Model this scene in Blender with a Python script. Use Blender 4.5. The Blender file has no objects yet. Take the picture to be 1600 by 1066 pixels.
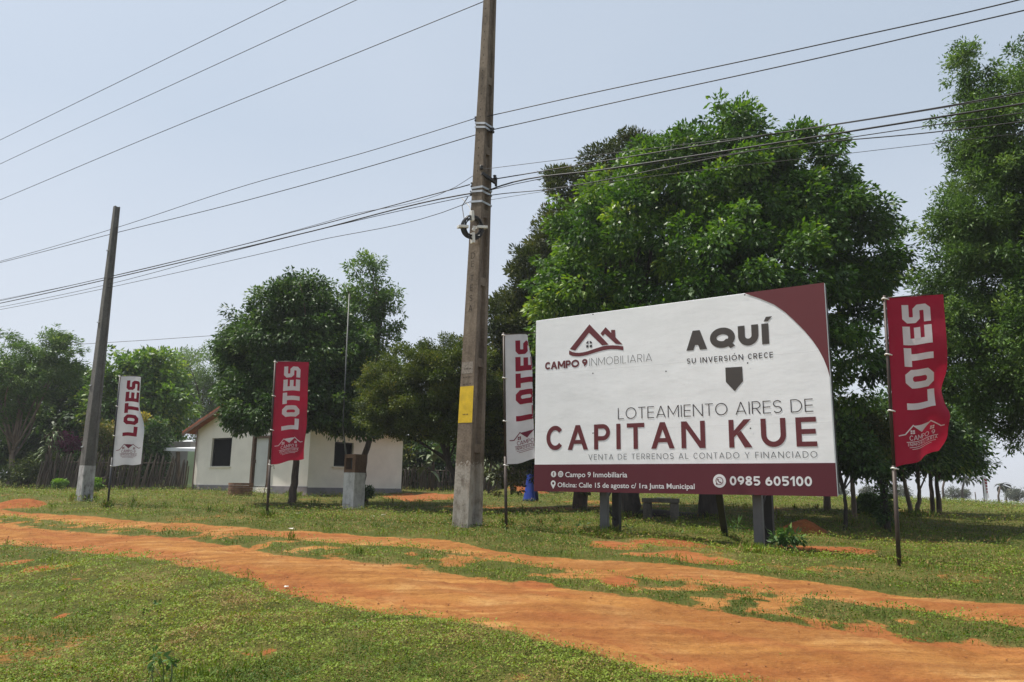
import bpy, math, random
import numpy as np
from mathutils import Vector

# ------------------------------------------------------------------ camera, sky, sun, exposure
scene = bpy.context.scene
F = 1200.0                      # focal length in photo pixels (photo 1600 x 1066)
PITCH, ROLL = 0.19015, 0.0159
EYE = 1.5
cam_d = bpy.data.cameras.new("camera"); cam = bpy.data.objects.new("camera", cam_d)
scene.collection.objects.link(cam)
cam_d.sensor_width = 36.0; cam_d.lens = 36.0 * F / 1600.0
cam_d.clip_start = 0.1; cam_d.clip_end = 6000
cam.location = (0, 0, EYE)
cam.rotation_mode = 'QUATERNION'
from mathutils import Matrix
cam.rotation_quaternion = (Matrix.Rotation(math.pi/2 + PITCH, 3, 'X') @ Matrix.Rotation(ROLL, 3, 'Z')).to_quaternion()
scene.camera = cam

SUN_EL = math.radians(66)
SUN_H = Vector((-0.96, 0.275, 0)).normalized()
S = Vector((SUN_H.x*math.cos(SUN_EL), SUN_H.y*math.cos(SUN_EL), math.sin(SUN_EL)))
sun_d = bpy.data.lights.new("sun", 'SUN'); sun_d.energy = 5.0; sun_d.angle = math.radians(0.9); sun_d.color = (1.0, 0.95, 0.86)
sun = bpy.data.objects.new("sun", sun_d); scene.collection.objects.link(sun)
sun.rotation_mode = 'QUATERNION'; sun.rotation_quaternion = S.to_track_quat('Z', 'Y'); sun.location = (-20, 0, 40)

world = bpy.data.worlds.new("World"); scene.world = world; world.use_nodes = True
wn = world.node_tree; wn.nodes.clear()
w_out = wn.nodes.new('ShaderNodeOutputWorld'); w_bg = wn.nodes.new('ShaderNodeBackground')
w_sky = wn.nodes.new('ShaderNodeTexSky'); w_sky.sky_type = 'NISHITA'; w_sky.sun_disc = False
w_sky.sun_elevation = SUN_EL; w_sky.sun_rotation = math.atan2(SUN_H.x, SUN_H.y)
w_sky.air_density = 1.0; w_sky.dust_density = 5.0; w_sky.ozone_density = 3.0; w_sky.altitude = 100
w_hs = wn.nodes.new('ShaderNodeHueSaturation'); w_hs.inputs['Saturation'].default_value = 0.62
w_mix = wn.nodes.new('ShaderNodeMix'); w_mix.data_type = 'RGBA'
w_mix.inputs[0].default_value = 0.55
w_mix.inputs[7].default_value = (6.05, 7.2, 8.55, 1)       # even pale haze of the air
wn.links.new(w_sky.outputs[0], w_hs.inputs['Color']); wn.links.new(w_hs.outputs[0], w_mix.inputs[6])
w_tc = wn.nodes.new('ShaderNodeTexCoord'); w_sep = wn.nodes.new('ShaderNodeSeparateXYZ'); wn.links.new(w_tc.outputs['Generated'], w_sep.inputs[0])
w_mr = wn.nodes.new('ShaderNodeMapRange'); w_mr.inputs['From Min'].default_value = 0.0; w_mr.inputs['From Max'].default_value = 0.42; w_mr.inputs['To Min'].default_value = 0.75; w_mr.inputs['To Max'].default_value = 0.0
wn.links.new(w_sep.outputs[2], w_mr.inputs['Value'])
w_nz = wn.nodes.new('ShaderNodeTexNoise'); w_nz.inputs['Scale'].default_value = 1.6; w_nz.inputs['Detail'].default_value = 3; wn.links.new(w_tc.outputs['Generated'], w_nz.inputs['Vector'])
w_ad = wn.nodes.new('ShaderNodeMath'); w_ad.operation = 'MULTIPLY_ADD'; w_ad.use_clamp = True; w_ad.inputs[1].default_value = .5; wn.links.new(w_nz.outputs[0], w_ad.inputs[0])
w_sb = wn.nodes.new('ShaderNodeMath'); w_sb.operation = 'SUBTRACT'; w_sb.inputs[1].default_value = .25; wn.links.new(w_mr.outputs[0], w_sb.inputs[0]); wn.links.new(w_sb.outputs[0], w_ad.inputs[2])
w_hz = wn.nodes.new('ShaderNodeMix'); w_hz.data_type = 'RGBA'; w_hz.inputs[7].default_value = (7.5, 7.75, 8.4, 1)   # dust haze low in the sky
wn.links.new(w_ad.outputs[0], w_hz.inputs[0]); wn.links.new(w_mix.outputs[2], w_hz.inputs[6])
wn.links.new(w_hz.outputs[2], w_bg.inputs[0]); w_bg.inputs[1].default_value = 0.091
wn.links.new(w_bg.outputs[0], w_out.inputs[0])

scene.view_settings.view_transform = 'Standard'; scene.view_settings.look = 'None'
scene.view_settings.exposure = 0.34; scene.view_settings.gamma = 1.0
try: scene.view_settings.use_curve_mapping = False
except Exception: pass
scene.cycles.max_bounces = 6; scene.cycles.diffuse_bounces = 3; scene.cycles.glossy_bounces = 2
scene.cycles.transmission_bounces = 4; scene.cycles.transparent_max_bounces = 6
scene.cycles.use_denoising = True
scene.cycles.sample_clamp_indirect = 4.0

# ------------------------------------------------------------------ measuring helpers
def _rot():
    p, r = math.pi/2 + PITCH, ROLL
    Rx = np.array([[1,0,0],[0,math.cos(p),-math.sin(p)],[0,math.sin(p),math.cos(p)]])
    Rz = np.array([[math.cos(r),-math.sin(r),0],[math.sin(r),math.cos(r),0],[0,0,1]])
    return Rx @ Rz
RM = _rot()
ORI = np.array([0,0,EYE])
def ray(px, py):
    return RM @ np.array([(px-800)/F, (533-py)/F, -1.0])
def at(px, py, Y):
    r = ray(px, py); return ORI + r*(Y/r[1])
AL = 0.6127                                             # the road, sign and flags all run along this direction
DV = np.array([math.cos(AL), -math.sin(AL)])            # along the road, to the right
NV = np.array([math.sin(AL), math.cos(AL)])             # across the road, away from the camera
def on_plane(px, py, D):
    r = ray(px, py); return ORI + r*(D/(NV@r[:2]))
def sd(x, y): return -(x*DV[0]+y*DV[1]), x*NV[0]+y*NV[1]
def xy(s, D): return -s*DV[0]+D*NV[0], -s*DV[1]+D*NV[1]

def hashgrid(seed, n=256): return np.random.RandomState(seed).rand(n, n)
_H = {}
def vnoise(x, y, seed=0):
    if seed not in _H: _H[seed] = hashgrid(seed)
    h = _H[seed]
    xi = np.floor(x).astype(int); yi = np.floor(y).astype(int)
    fx = x-xi; fy = y-yi; fx = fx*fx*(3-2*fx); fy = fy*fy*(3-2*fy)
    a = h[xi % 256, yi % 256]; b = h[(xi+1) % 256, yi % 256]; c = h[xi % 256, (yi+1) % 256]; d = h[(xi+1) % 256, (yi+1) % 256]
    return (a*(1-fx)+b*fx)*(1-fy)+(c*(1-fx)+d*fx)*fy
def fbm(x, y, seed=0, o=4):
    x = np.asarray(x, float); y = np.asarray(y, float)
    v = 0; amp = .5
    for i in range(o):
        v = v+amp*vnoise(x*2**i+17.3*i, y*2**i-9.1*i, seed+i); amp *= .5
    return v/(1-.5**o)
def smooth(t): t = np.clip(t, 0, 1); return t*t*(3-2*t)

BD = [-2000,-10, 0, 3.5, 5, 6.5, 8.5, 9.8, 11.3, 14, 18, 24, 32, 50, 90, 150, 400, 2500]
BZ = [-1.5, -1.5,-1.42,-1.2,-1.02,-.9,-.74,-.64,-.71,-.66,-.58,-.40,-.27,-.27,-.64,-2.6,-12,-70]
TS = [-2000,-60,-30,1.5,7,12.6,18,20,24,32,45,90,2500]
TZ = [-40,-1.2,-.33,-.165,.04,.03,.1,.2,.3,.38,.45,.3,-50]
def gz0(x, y):
    s, D = sd(x, y)
    return EYE + np.interp(D, BD, BZ) + np.interp(s, TS, TZ)*smooth((D+6)/14)
MOUNDS = []                                             # (x, y, radius, height)
def gz(x, y):
    x = np.asarray(x, float); y = np.asarray(y, float)
    r = np.hypot(x, y)
    z = gz0(x, y) + (fbm(x*.55, y*.55, 5, 3)-.5)*.09*smooth((60-r)/30) + (fbm(x*2.7, y*2.7, 9, 3)-.5)*.045*smooth((30-r)/15)
    for (mx, my, mr, mh) in MOUNDS:
        q = np.hypot(x-mx, y-my)/mr
        z = z + mh*smooth(1-q)*(.7+.6*fbm(x*3, y*3, 21, 3))
    return z
def G(px, py, fn=gz0):
    r = ray(px, py); t = np.geomspace(1.5, 1500, 2500)
    P = ORI[:, None]+r[:, None]*t
    below = P[2] < fn(P[0], P[1])
    k = int(np.argmax(below)) if below.any() else len(t)-1
    a, b = t[max(k-1, 0)], t[k]
    for _ in range(30):
        m = .5*(a+b); p = ORI+r*m
        if p[2] < fn(p[0], p[1]): b = m
        else: a = m
    return ORI+r*b

# ------------------------------------------------------------------ mesh and object helpers
ORG = {}
def origin_of(o):
    return ORG.get(o.name, np.zeros(3)) if o is not None else np.zeros(3)
def tag(o, label=None, cat=None, group=None, kind=None):
    if label: o['label'] = label
    if cat: o['category'] = cat
    if group: o['group'] = group
    if kind: o['kind'] = kind
    return o
def thing(name, label, cat, loc, group=None):
    o = bpy.data.objects.new(name, None); scene.collection.objects.link(o)
    o.location = tuple(loc); o.empty_display_size = .2
    ORG[o.name] = np.array(loc, float)
    return tag(o, label, cat, group)
class MB:
    def __init__(self): self.v = []; self.f = []; self.n = 0; self.mi = []
    def add(self, v, f, mi=0):
        v = np.asarray(v, float).reshape(-1, 3)
        self.v.append(v); self.f += [tuple(int(i)+self.n for i in q) for q in f]; self.mi += [mi]*len(f); self.n += len(v); return self
    def box(self, c, hx, hy, hz, ax=(1,0,0), ay=(0,1,0), az=(0,0,1), mi=0):
        c = np.asarray(c, float); X = np.asarray(ax, float)*hx; Y = np.asarray(ay, float)*hy; Z = np.asarray(az, float)*hz
        v = [c+a*X+b*Y+g*Z for g in (-1,1) for b in (-1,1) for a in (-1,1)]
        return self.add(v, [(0,2,3,1),(4,5,7,6),(0,1,5,4),(2,6,7,3),(0,4,6,2),(1,3,7,5)], mi)
    def bar(self, a, b, w, h, up=(0,0,1), mi=0):
        a = np.asarray(a, float); b = np.asarray(b, float); d = b-a; L = np.linalg.norm(d); d = d/L
        u = np.asarray(up, float)
        if abs(d@u) > .95: u = np.array([DV[0], DV[1], 0.])
        x = np.cross(d, u); x /= np.linalg.norm(x); u2 = np.cross(x, d)
        return self.box((a+b)/2, w/2, L/2, h/2, x, d, u2, mi)
    def tube(self, path, rad, seg=8, cap=True, mi=0):
        P = np.asarray(path, float); n = len(P); R_ = np.broadcast_to(np.asarray(rad, float), (n,))
        T = np.gradient(P, axis=0); T /= (np.linalg.norm(T, axis=1, keepdims=True)+1e-12)
        a = np.array([0,0,1.]) if abs(T[0,2]) < .9 else np.array([1.,0,0])
        x = np.cross(T[0], a); x /= np.linalg.norm(x)
        ang = np.arange(seg)*2*math.pi/seg; V = []
        for i in range(n):
            x = x-T[i]*(x@T[i]); x /= np.linalg.norm(x); y = np.cross(T[i], x)
            V.append(P[i]+R_[i]*(np.cos(ang)[:, None]*x+np.sin(ang)[:, None]*y))
        f = [(i*seg+k, i*seg+(k+1) % seg, (i+1)*seg+(k+1) % seg, (i+1)*seg+k) for i in range(n-1) for k in range(seg)]
        if cap: f += [tuple(range(seg-1, -1, -1)), tuple((n-1)*seg+k for k in range(seg))]
        return self.add(np.concatenate(V), f, mi)
    def quad(self, a, b, c, d, mi=0): return self.add([a,b,c,d], [(0,1,2,3)], mi)
    def build(self, name, mats, parent=None, smooth_=False, origin=None, bevel=0):
        V = np.concatenate(self.v)
        org = origin_of(parent) if parent is not None else (np.asarray(origin, float) if origin is not None else np.array([V[:,0].mean(), V[:,1].mean(), V[:,2].min()]))
        me = bpy.data.meshes.new(name); me.from_pydata((V-org).tolist(), [], self.f)
        if not isinstance(mats, (list, tuple)): mats = [mats]
        for m in mats: me.materials.append(m)
        if len(mats) > 1: me.polygons.foreach_set('material_index', self.mi)
        if smooth_: me.polygons.foreach_set('use_smooth', [True]*len(me.polygons))
        me.update()
        return link(name, me, org, parent, bevel)
def link(name, me, org, parent=None, bevel=0):
    o = bpy.data.objects.new(name, me); scene.collection.objects.link(o)
    if parent is not None: o.parent = parent; ORG[o.name] = origin_of(parent)
    else: o.location = tuple(org); ORG[o.name] = np.array(org, float)
    if bevel:
        b = o.modifiers.new('bevel', 'BEVEL'); b.width = bevel; b.segments = 2; b.limit_method = 'ANGLE'
    return o
def fastmesh(name, V, k, mats, parent=None, org=None, attrs=None, smooth_=False):
    """V: (n*k,3), consecutive k vertices make one face; attrs: per-face floats"""
    n = len(V)//k
    o_ = origin_of(parent) if parent is not None else np.asarray(org, float)
    me = bpy.data.meshes.new(name)
    me.vertices.add(n*k); me.vertices.foreach_set('co', (V-o_).astype(np.float32).ravel())
    me.loops.add(n*k); me.loops.foreach_set('vertex_index', np.arange(n*k, dtype=np.int32))
    me.polygons.add(n); me.polygons.foreach_set('loop_start', np.arange(0, n*k, k, dtype=np.int32))
    try: me.polygons.foreach_set('loop_total', np.full(n, k, dtype=np.int32))
    except Exception: pass
    for a, val in (attrs or {}).items():
        at_ = me.attributes.new(a, 'FLOAT', 'FACE'); at_.data.foreach_set('value', np.asarray(val, np.float32))
    me.materials.append(mats); me.update(calc_edges=True)
    return link(name, me, o_, parent)

# ------------------------------------------------------------------ materials
def srgb(r, g, b):
    f = lambda c: (c/255/12.92) if c/255 <= .04045 else ((c/255+.055)/1.055)**2.4
    return (f(r), f(g), f(b), 1)
def new_mat(name):
    m = bpy.data.materials.new(name); m.use_nodes = True
    nt = m.node_tree; return m, nt, nt.nodes['Principled BSDF']
def ramp(nt, src, stops):
    r = nt.nodes.new('ShaderNodeValToRGB'); e = r.color_ramp.elements
    while len(e) < len(stops): e.new(.5)
    for k, (p, c) in enumerate(stops):
        e[k].position = p; e[k].color = c
    nt.links.new(src, r.inputs[0]); return r.outputs[0]
def noise(nt, scale, detail=6, vec=None, stretch=None, rough=.55):
    n = nt.nodes.new('ShaderNodeTexNoise'); n.inputs['Scale'].default_value = scale; n.inputs['Detail'].default_value = detail; n.inputs['Roughness'].default_value = rough
    if vec is None:
        tc = nt.nodes.new('ShaderNodeTexCoord'); vec = tc.outputs['Object']
    if stretch is not None:
        mp = nt.nodes.new('ShaderNodeMapping'); mp.inputs['Scale'].default_value = stretch[:3]
        if len(stretch) > 3: mp.inputs['Rotation'].default_value = (0, 0, stretch[3])
        nt.links.new(vec, mp.inputs[0]); vec = mp.outputs[0]
    nt.links.new(vec, n.inputs['Vector']); return n.outputs[0]
def mixc(nt, fac, a, b, mode='MIX'):
    m = nt.nodes.new('ShaderNodeMix'); m.data_type = 'RGBA'; m.blend_type = mode
    for i, v in ((0, fac), (6, a), (7, b)):
        if hasattr(v, 'is_linked'): nt.links.new(v, m.inputs[i])
        else: m.inputs[i].default_value = v
    return m.outputs[2]
def mth(nt, op, a, b=None, clamp=False):
    m = nt.nodes.new('ShaderNodeMath'); m.operation = op; m.use_clamp = clamp
    for i, v in ((0, a), (1, b)):
        if v is None: continue
        if hasattr(v, 'is_linked'): nt.links.new(v, m.inputs[i])
        else: m.inputs[i].default_value = v
    return m.outputs[0]
def attr(nt, name):
    a = nt.nodes.new('ShaderNodeAttribute'); a.attribute_name = name; return a.outputs['Fac']
def bump(nt, bs, h, strength=.3, dist=.02):
    b = nt.nodes.new('ShaderNodeBump'); b.inputs['Strength'].default_value = strength; b.inputs['Distance'].default_value = dist
    nt.links.new(h, b.inputs['Height']); nt.links.new(b.outputs[0], bs.inputs['Normal'])
def simple(name, col, rough=.7, var=.25, scale=8, metallic=0, bmp=0, stretch=None, spec=None):
    m, nt, bs = new_mat(name)
    n = noise(nt, scale, 6, None, stretch)
    dk = tuple(c*(1-var) for c in col[:3])+(1,); lt = tuple(min(1, c*(1+var)) for c in col[:3])+(1,)
    nt.links.new(ramp(nt, n, [(.3, dk), (.7, lt)]), bs.inputs['Base Color'])
    bs.inputs['Roughness'].default_value = rough; bs.inputs['Metallic'].default_value = metallic
    if spec is not None: bs.inputs['Specular IOR Level'].default_value = spec
    if bmp: bump(nt, bs, noise(nt, scale*4, 6), bmp, .01)
    return m
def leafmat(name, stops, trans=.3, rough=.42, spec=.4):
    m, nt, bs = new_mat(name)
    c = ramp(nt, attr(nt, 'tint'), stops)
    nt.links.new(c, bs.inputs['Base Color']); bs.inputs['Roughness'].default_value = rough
    bs.inputs['Specular IOR Level'].default_value = spec
    tr = nt.nodes.new('ShaderNodeBsdfTranslucent')
    hs = nt.nodes.new('ShaderNodeHueSaturation'); hs.inputs['Saturation'].default_value = 1.1; hs.inputs['Value'].default_value = 1.4; hs.inputs['Hue'].default_value = .488
    nt.links.new(c, hs.inputs['Color']); nt.links.new(hs.outputs[0], tr.inputs['Color'])
    mx = nt.nodes.new('ShaderNodeMixShader'); mx.inputs[0].default_value = trans
    nt.links.new(bs.outputs[0], mx.inputs[1]); nt.links.new(tr.outputs[0], mx.inputs[2])
    nt.links.new(mx.outputs[0], nt.nodes['Material Output'].inputs['Surface'])
    return m

def ground_mat(name, road):
    m, nt, bs = new_mat(name)
    geo = nt.nodes.new('ShaderNodeNewGeometry'); pos = geo.outputs['Position']
    big = noise(nt, .35, 5, pos); fine = noise(nt, 7, 8, pos, None, .65); mid = noise(nt, 1.6, 6, pos)
    along = noise(nt, 1.0, 8, pos, (.22, 6.5, 1, AL), .68)
    sand = ramp(nt, mid, [(.30, (.245,.100,.027,1)), (.52, (.345,.162,.047,1)), (.72, (.42,.238,.090,1))])
    sand = mixc(nt, mth(nt, 'MULTIPLY', ramp(nt, along, [(.44,(0,0,0,1)),(.58,(1,1,1,1))]), .75), sand, (.22,.088,.026,1))
    sand = mixc(nt, mth(nt, 'MULTIPLY', ramp(nt, fine, [(.35,(1,1,1,1)),(.5,(0,0,0,1))]), .45), sand, (.15,.055,.018,1))
    speck = noise(nt, 38, 4, pos, (.6, 1.6, 1, AL), .7)
    sand = mixc(nt, mth(nt, 'MULTIPLY', ramp(nt, speck, [(.36,(1,1,1,1)),(.46,(0,0,0,1))]), .6), sand, (.13,.052,.018,1))
    sand = mixc(nt, mth(nt, 'MULTIPLY', ramp(nt, speck, [(.60,(0,0,0,1)),(.70,(1,1,1,1))]), .35), sand, (.52,.36,.19,1))
    red = ramp(nt, fine, [(.3, (.16,.045,.016,1)), (.7, (.30,.095,.032,1))])
    sand = mixc(nt, mth(nt, 'MULTIPLY', attr(nt, 'red'), .9), sand, red)
    if road:
        col = sand
    else:
        turf = ramp(nt, mid, [(.3, (.055,.065,.013,1)), (.5, (.09,.09,.022,1)), (.7, (.15,.115,.04,1))])
        turf = mixc(nt, ramp(nt, fine, [(.4,(0,0,0,1)),(.65,(.6,.6,.6,1))]), turf, (.05,.06,.012,1))
        edge = mth(nt, 'ADD', attr(nt, 'dirt'), mth(nt, 'MULTIPLY', mth(nt, 'SUBTRACT', fine, .5), .9))
        col = mixc(nt, ramp(nt, edge, [(.42,(0,0,0,1)),(.58,(1,1,1,1))]), turf, sand)
    nt.links.new(col, bs.inputs['Base Color']); bs.inputs['Roughness'].default_value = .95; bs.inputs['Specular IOR Level'].default_value = .1
    h = mth(nt, 'ADD', mth(nt, 'ADD', fine, mth(nt, 'MULTIPLY', speck, .35)), mth(nt, 'MULTIPLY', along, .8 if road else .0))
    bump(nt, bs, h, 1.0, .04 if road else .03)
    return m

# ------------------------------------------------------------------ ground and dirt road
def edge_sd(pts, off=0):
    q = np.array([sd(*G(px, py)[:2]) for px, py in pts]); q = q[np.argsort(q[:, 0])]; return q
E1 = edge_sd([(0,850),(150,862),(250,874),(300,887),(425,921),(500,938),(650,962),(750,978),(800,990),(900,1020),(1010,1050),(1125,1066)])
E2 = edge_sd([(20,822),(100,830),(300,845),(500,875),(700,897),(800,910),(1000,937),(1200,968),(1400,995),(1600,1012)])
E3 = edge_sd([(60,812),(100,815),(300,832),(500,845),(700,862),(800,882),(1000,905),(1200,927),(1400,952),(1600,977)])
E4 = edge_sd([(0,797),(100,806),(250,817),(500,832),(700,846),(800,866),(1000,882),(1200,902),(1400,931),(1600,950)])
def edges(s):
    s = np.asarray(s, float)
    w = lambda k, a: (fbm(s*1.3, s*0+k, 40+k, 5)-.5)*a*.8
    e = [np.interp(s, E[:, 0], E[:, 1]) for E in (E1, E2, E3, E4)]
    return e[0]+w(1,.26)+.10*(fbm(s*6, s*0+9, 49, 3)-.5), e[1]+w(2,.28)+.10*(fbm(s*6, s*0+8, 48, 3)-.5), np.maximum(e[2]+w(3,.25), e[1]), e[3]+w(4,.22)+.08*(fbm(s*6, s*0+7, 47, 3)-.5)
PATCH = []                                              # (x, y, ax, ay, angle, dirt, red)
def patch(px, py, wpx, depth, dirt=1.0, red=.5, dx=None):
    p = G(px, py); w = wpx*p[1]/F/2
    PATCH.append((p[0], p[1], w, depth, dirt, red))
for a in [(30,790,90,.6,1,.9),(75,886,75,.28,.95,1),(20,880,60,.25,.8,.8),(1030,868,130,.35,.95,.6),(1110,878,110,.3,.85,.7),(960,850,80,.4,.9,.8),
          (1050,850,160,.5,.9,1),(1290,858,160,.45,.9,.9),(1255,830,90,.7,1,1),(665,777,130,2.2,1,.8),(740,792,150,.9,.8,.45),(860,795,150,1.0,.75,.35),
          (960,785,200,1.2,.55,.3),(815,770,70,1.6,1,1),(1200,795,120,1.0,.5,.8),(1440,800,160,2.5,.45,.5),(95,960,40,.18,.9,1),
          (420,1022,50,.15,.7,.9),(1500,905,120,.4,.4,.6),(1400,842,140,.5,.4,.8),(1000,792,160,.6,.8,.1),(380,1020,50,.12,.6,.8),(960,910,60,.3,.9,.9),(830,915,70,.25,.9,.8)]:
    patch(*a)
for px, py, wpx, h in [(30,790,80,.16),(1255,830,70,.2),(815,771,75,.55),(1050,848,150,.06)]:
    p = G(px, py); MOUNDS.append((p[0], p[1], wpx*p[1]/F*.6, h))
def dirt_at(x, y):
    s, D = sd(x, y)
    a, b, c, d = edges(s)
    def band(lo, hi, f): return smooth((D-lo)/f+.5)*smooth((hi-D)/f+.5)
    v = np.maximum(band(a, b, .35), band(c, d, .3))
    med = ((D > b) & (D < c))
    n1 = fbm(x*3.2, y*3.2, 61, 4)
    v = np.maximum(v, np.where(med, np.clip(.12+smooth((n1-.48)*5)*.66, 0, .78), 0))
    red = np.zeros_like(v)+smooth((fbm(x*.5, y*.5, 77, 3)-.55)*5)*.6
    n2 = fbm(x*2.3, y*2.3, 71, 4)
    for (cx, cy, ax, ay, dv, rv) in PATCH:
        q = np.hypot((x-cx)/ax, (y-cy)/ay)
        k = smooth((1.25-q)*1.6+(n2-.5)*2.0)*dv
        red = np.where(k > v, np.maximum(red, rv*np.minimum(1, k*1.5)), red); v = np.maximum(v, k)
    bare = smooth((fbm(x*.8, y*.8, 83, 4)-.60)*7)*.45
    v = np.maximum(v, bare*smooth((70-np.hypot(x, y))/30))
    return v, red
def axis(lo, hi, step, far, grow=1.25):
    c = list(np.arange(lo, hi, step)); st = step; v = c[-1]
    while v < far: st *= grow; v += st; c.append(v)
    st = step; v = c[0]; pre = []
    while v > -far: st *= grow; v -= st; pre.append(v)
    return np.array(pre[::-1]+c)
SA = axis(-9, 32, .13, 2400); DA = axis(1.5, 24, .11, 2400)
SS, DD = np.meshgrid(SA, DA, indexing='ij'); GX, GY = xy(SS, DD); GZ = gz(GX, GY)
ns, nd = SS.shape
idx = np.arange(ns*nd).reshape(ns, nd)
faces = np.stack([idx[:-1,:-1], idx[:-1,1:], idx[1:,1:], idx[1:,:-1]], -1).reshape(-1, 4)
me = bpy.data.meshes.new("ground")
me.from_pydata(np.stack([GX, GY, GZ], -1).reshape(-1, 3).tolist(), [], faces.tolist())
dv, rv = dirt_at(GX.ravel(), GY.ravel())
for nm, val in (('dirt', dv), ('red', rv)):
    a_ = me.attributes.new(nm, 'FLOAT', 'POINT'); a_.data.foreach_set('value', val.astype(np.float32))
me.polygons.foreach_set('use_smooth', [True]*len(me.polygons))
me.materials.append(ground_mat('grass_and_soil', False)); me.update()
nz = np.array([p.normal.z for p in list(me.polygons)[:3]]).mean()
if nz < 0: me.flip_normals()
ground = bpy.data.objects.new("ground", me); scene.collection.objects.link(ground); tag(ground, kind='structure')
# dirt road: two wheel tracks
mb_v, mb_f, mb_r = [], [], []
rs = np.concatenate([np.arange(-9, 32, .09), np.arange(32, 90, .5)])
ea, eb, ec, ed = edges(rs)
base = 0
for lo, hi, nn in ((ea, eb, 26), (ec, ed, 18)):
    t = np.linspace(0, 1, nn)
    Dm = lo[:, None]+(hi-lo)[:, None]*t; Sm = np.repeat(rs[:, None], nn, 1)
    X, Y = xy(Sm, Dm)
    Z = gz(X, Y)+.016-.028*np.abs(2*t-1)**4 - .012*np.sin(t*math.pi*2)**2 + (fbm(Sm*.7, Dm*9, 33, 3)-.5)*.02
    mb_v.append(np.stack([X, Y, Z], -1).reshape(-1, 3))
    ii = np.arange(len(rs)*nn).reshape(len(rs), nn)+base; base += len(rs)*nn
    mb_f.append(np.stack([ii[:-1,:-1], ii[:-1,1:], ii[1:,1:], ii[1:,:-1]], -1).reshape(-1, 4))
    mb_r.append(np.clip((fbm(Sm*.4, Dm*2.2, 35, 4)-.5)*3.0, 0, .55).ravel())
me = bpy.data.meshes.new("dirt_road"); me.from_pydata(np.concatenate(mb_v).tolist(), [], np.concatenate(mb_f).tolist())
a_ = me.attributes.new('red', 'FLOAT', 'POINT'); a_.data.foreach_set('value', np.concatenate(mb_r).astype(np.float32))
me.polygons.foreach_set('use_smooth', [True]*len(me.polygons)); me.materials.append(ground_mat('sandy_track', True)); me.update()
if me.polygons[0].normal.z < 0: me.flip_normals()
road = bpy.data.objects.new("dirt_road", me); scene.collection.objects.link(road); tag(road, kind='structure')
def clods(n, seed):
    rng = np.random.RandomState(seed); s = rng.uniform(-4, 26, n); a, b, c, d = edges(s); pick = rng.rand(n)
    D = np.where(pick < .55, a+(b-a)*rng.rand(n), np.where(pick < .75, c+(d-c)*rng.rand(n), a+rng.normal(0, .25, n)))
    x, y = xy(s, D); r = np.hypot(x, y); z = gz(x, y)+.010
    sz = rng.uniform(.0018, .0048, n)*(1+1.6*(rng.rand(n) < .05))*(r/6)**.5
    o = np.array([[1,0,0],[0,1,0],[-1,0,0],[0,-1,0],[0,0,.8],[0,0,-.4]]); tri = [(0,1,4),(1,2,4),(2,3,4),(3,0,4),(1,0,5),(2,1,5),(3,2,5),(0,3,5)]
    P = o[None]*sz[:, None, None]*rng.uniform(.6, 1.4, (n, 6, 1))+np.stack([x, y, z], -1)[:, None]
    V = P[:, np.array(tri)].reshape(-1, 3)
    return tag(fastmesh('soil_clods', V, 3, CLOD, None, (0,0,0)), 'small clods and pebbles of reddish earth scattered over the wheel tracks', 'earth clods', None, 'stuff')
CLOD = simple('earth_clod', (.27,.105,.035,1), .95, .4, 20)
clods(14000, 4)
def surf(px, py): 
    p = G(px, py); p[2] = float(gz(p[0], p[1])); return p
def ground_under(p): return np.array([p[0], p[1], float(gz(p[0], p[1]))])

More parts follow.
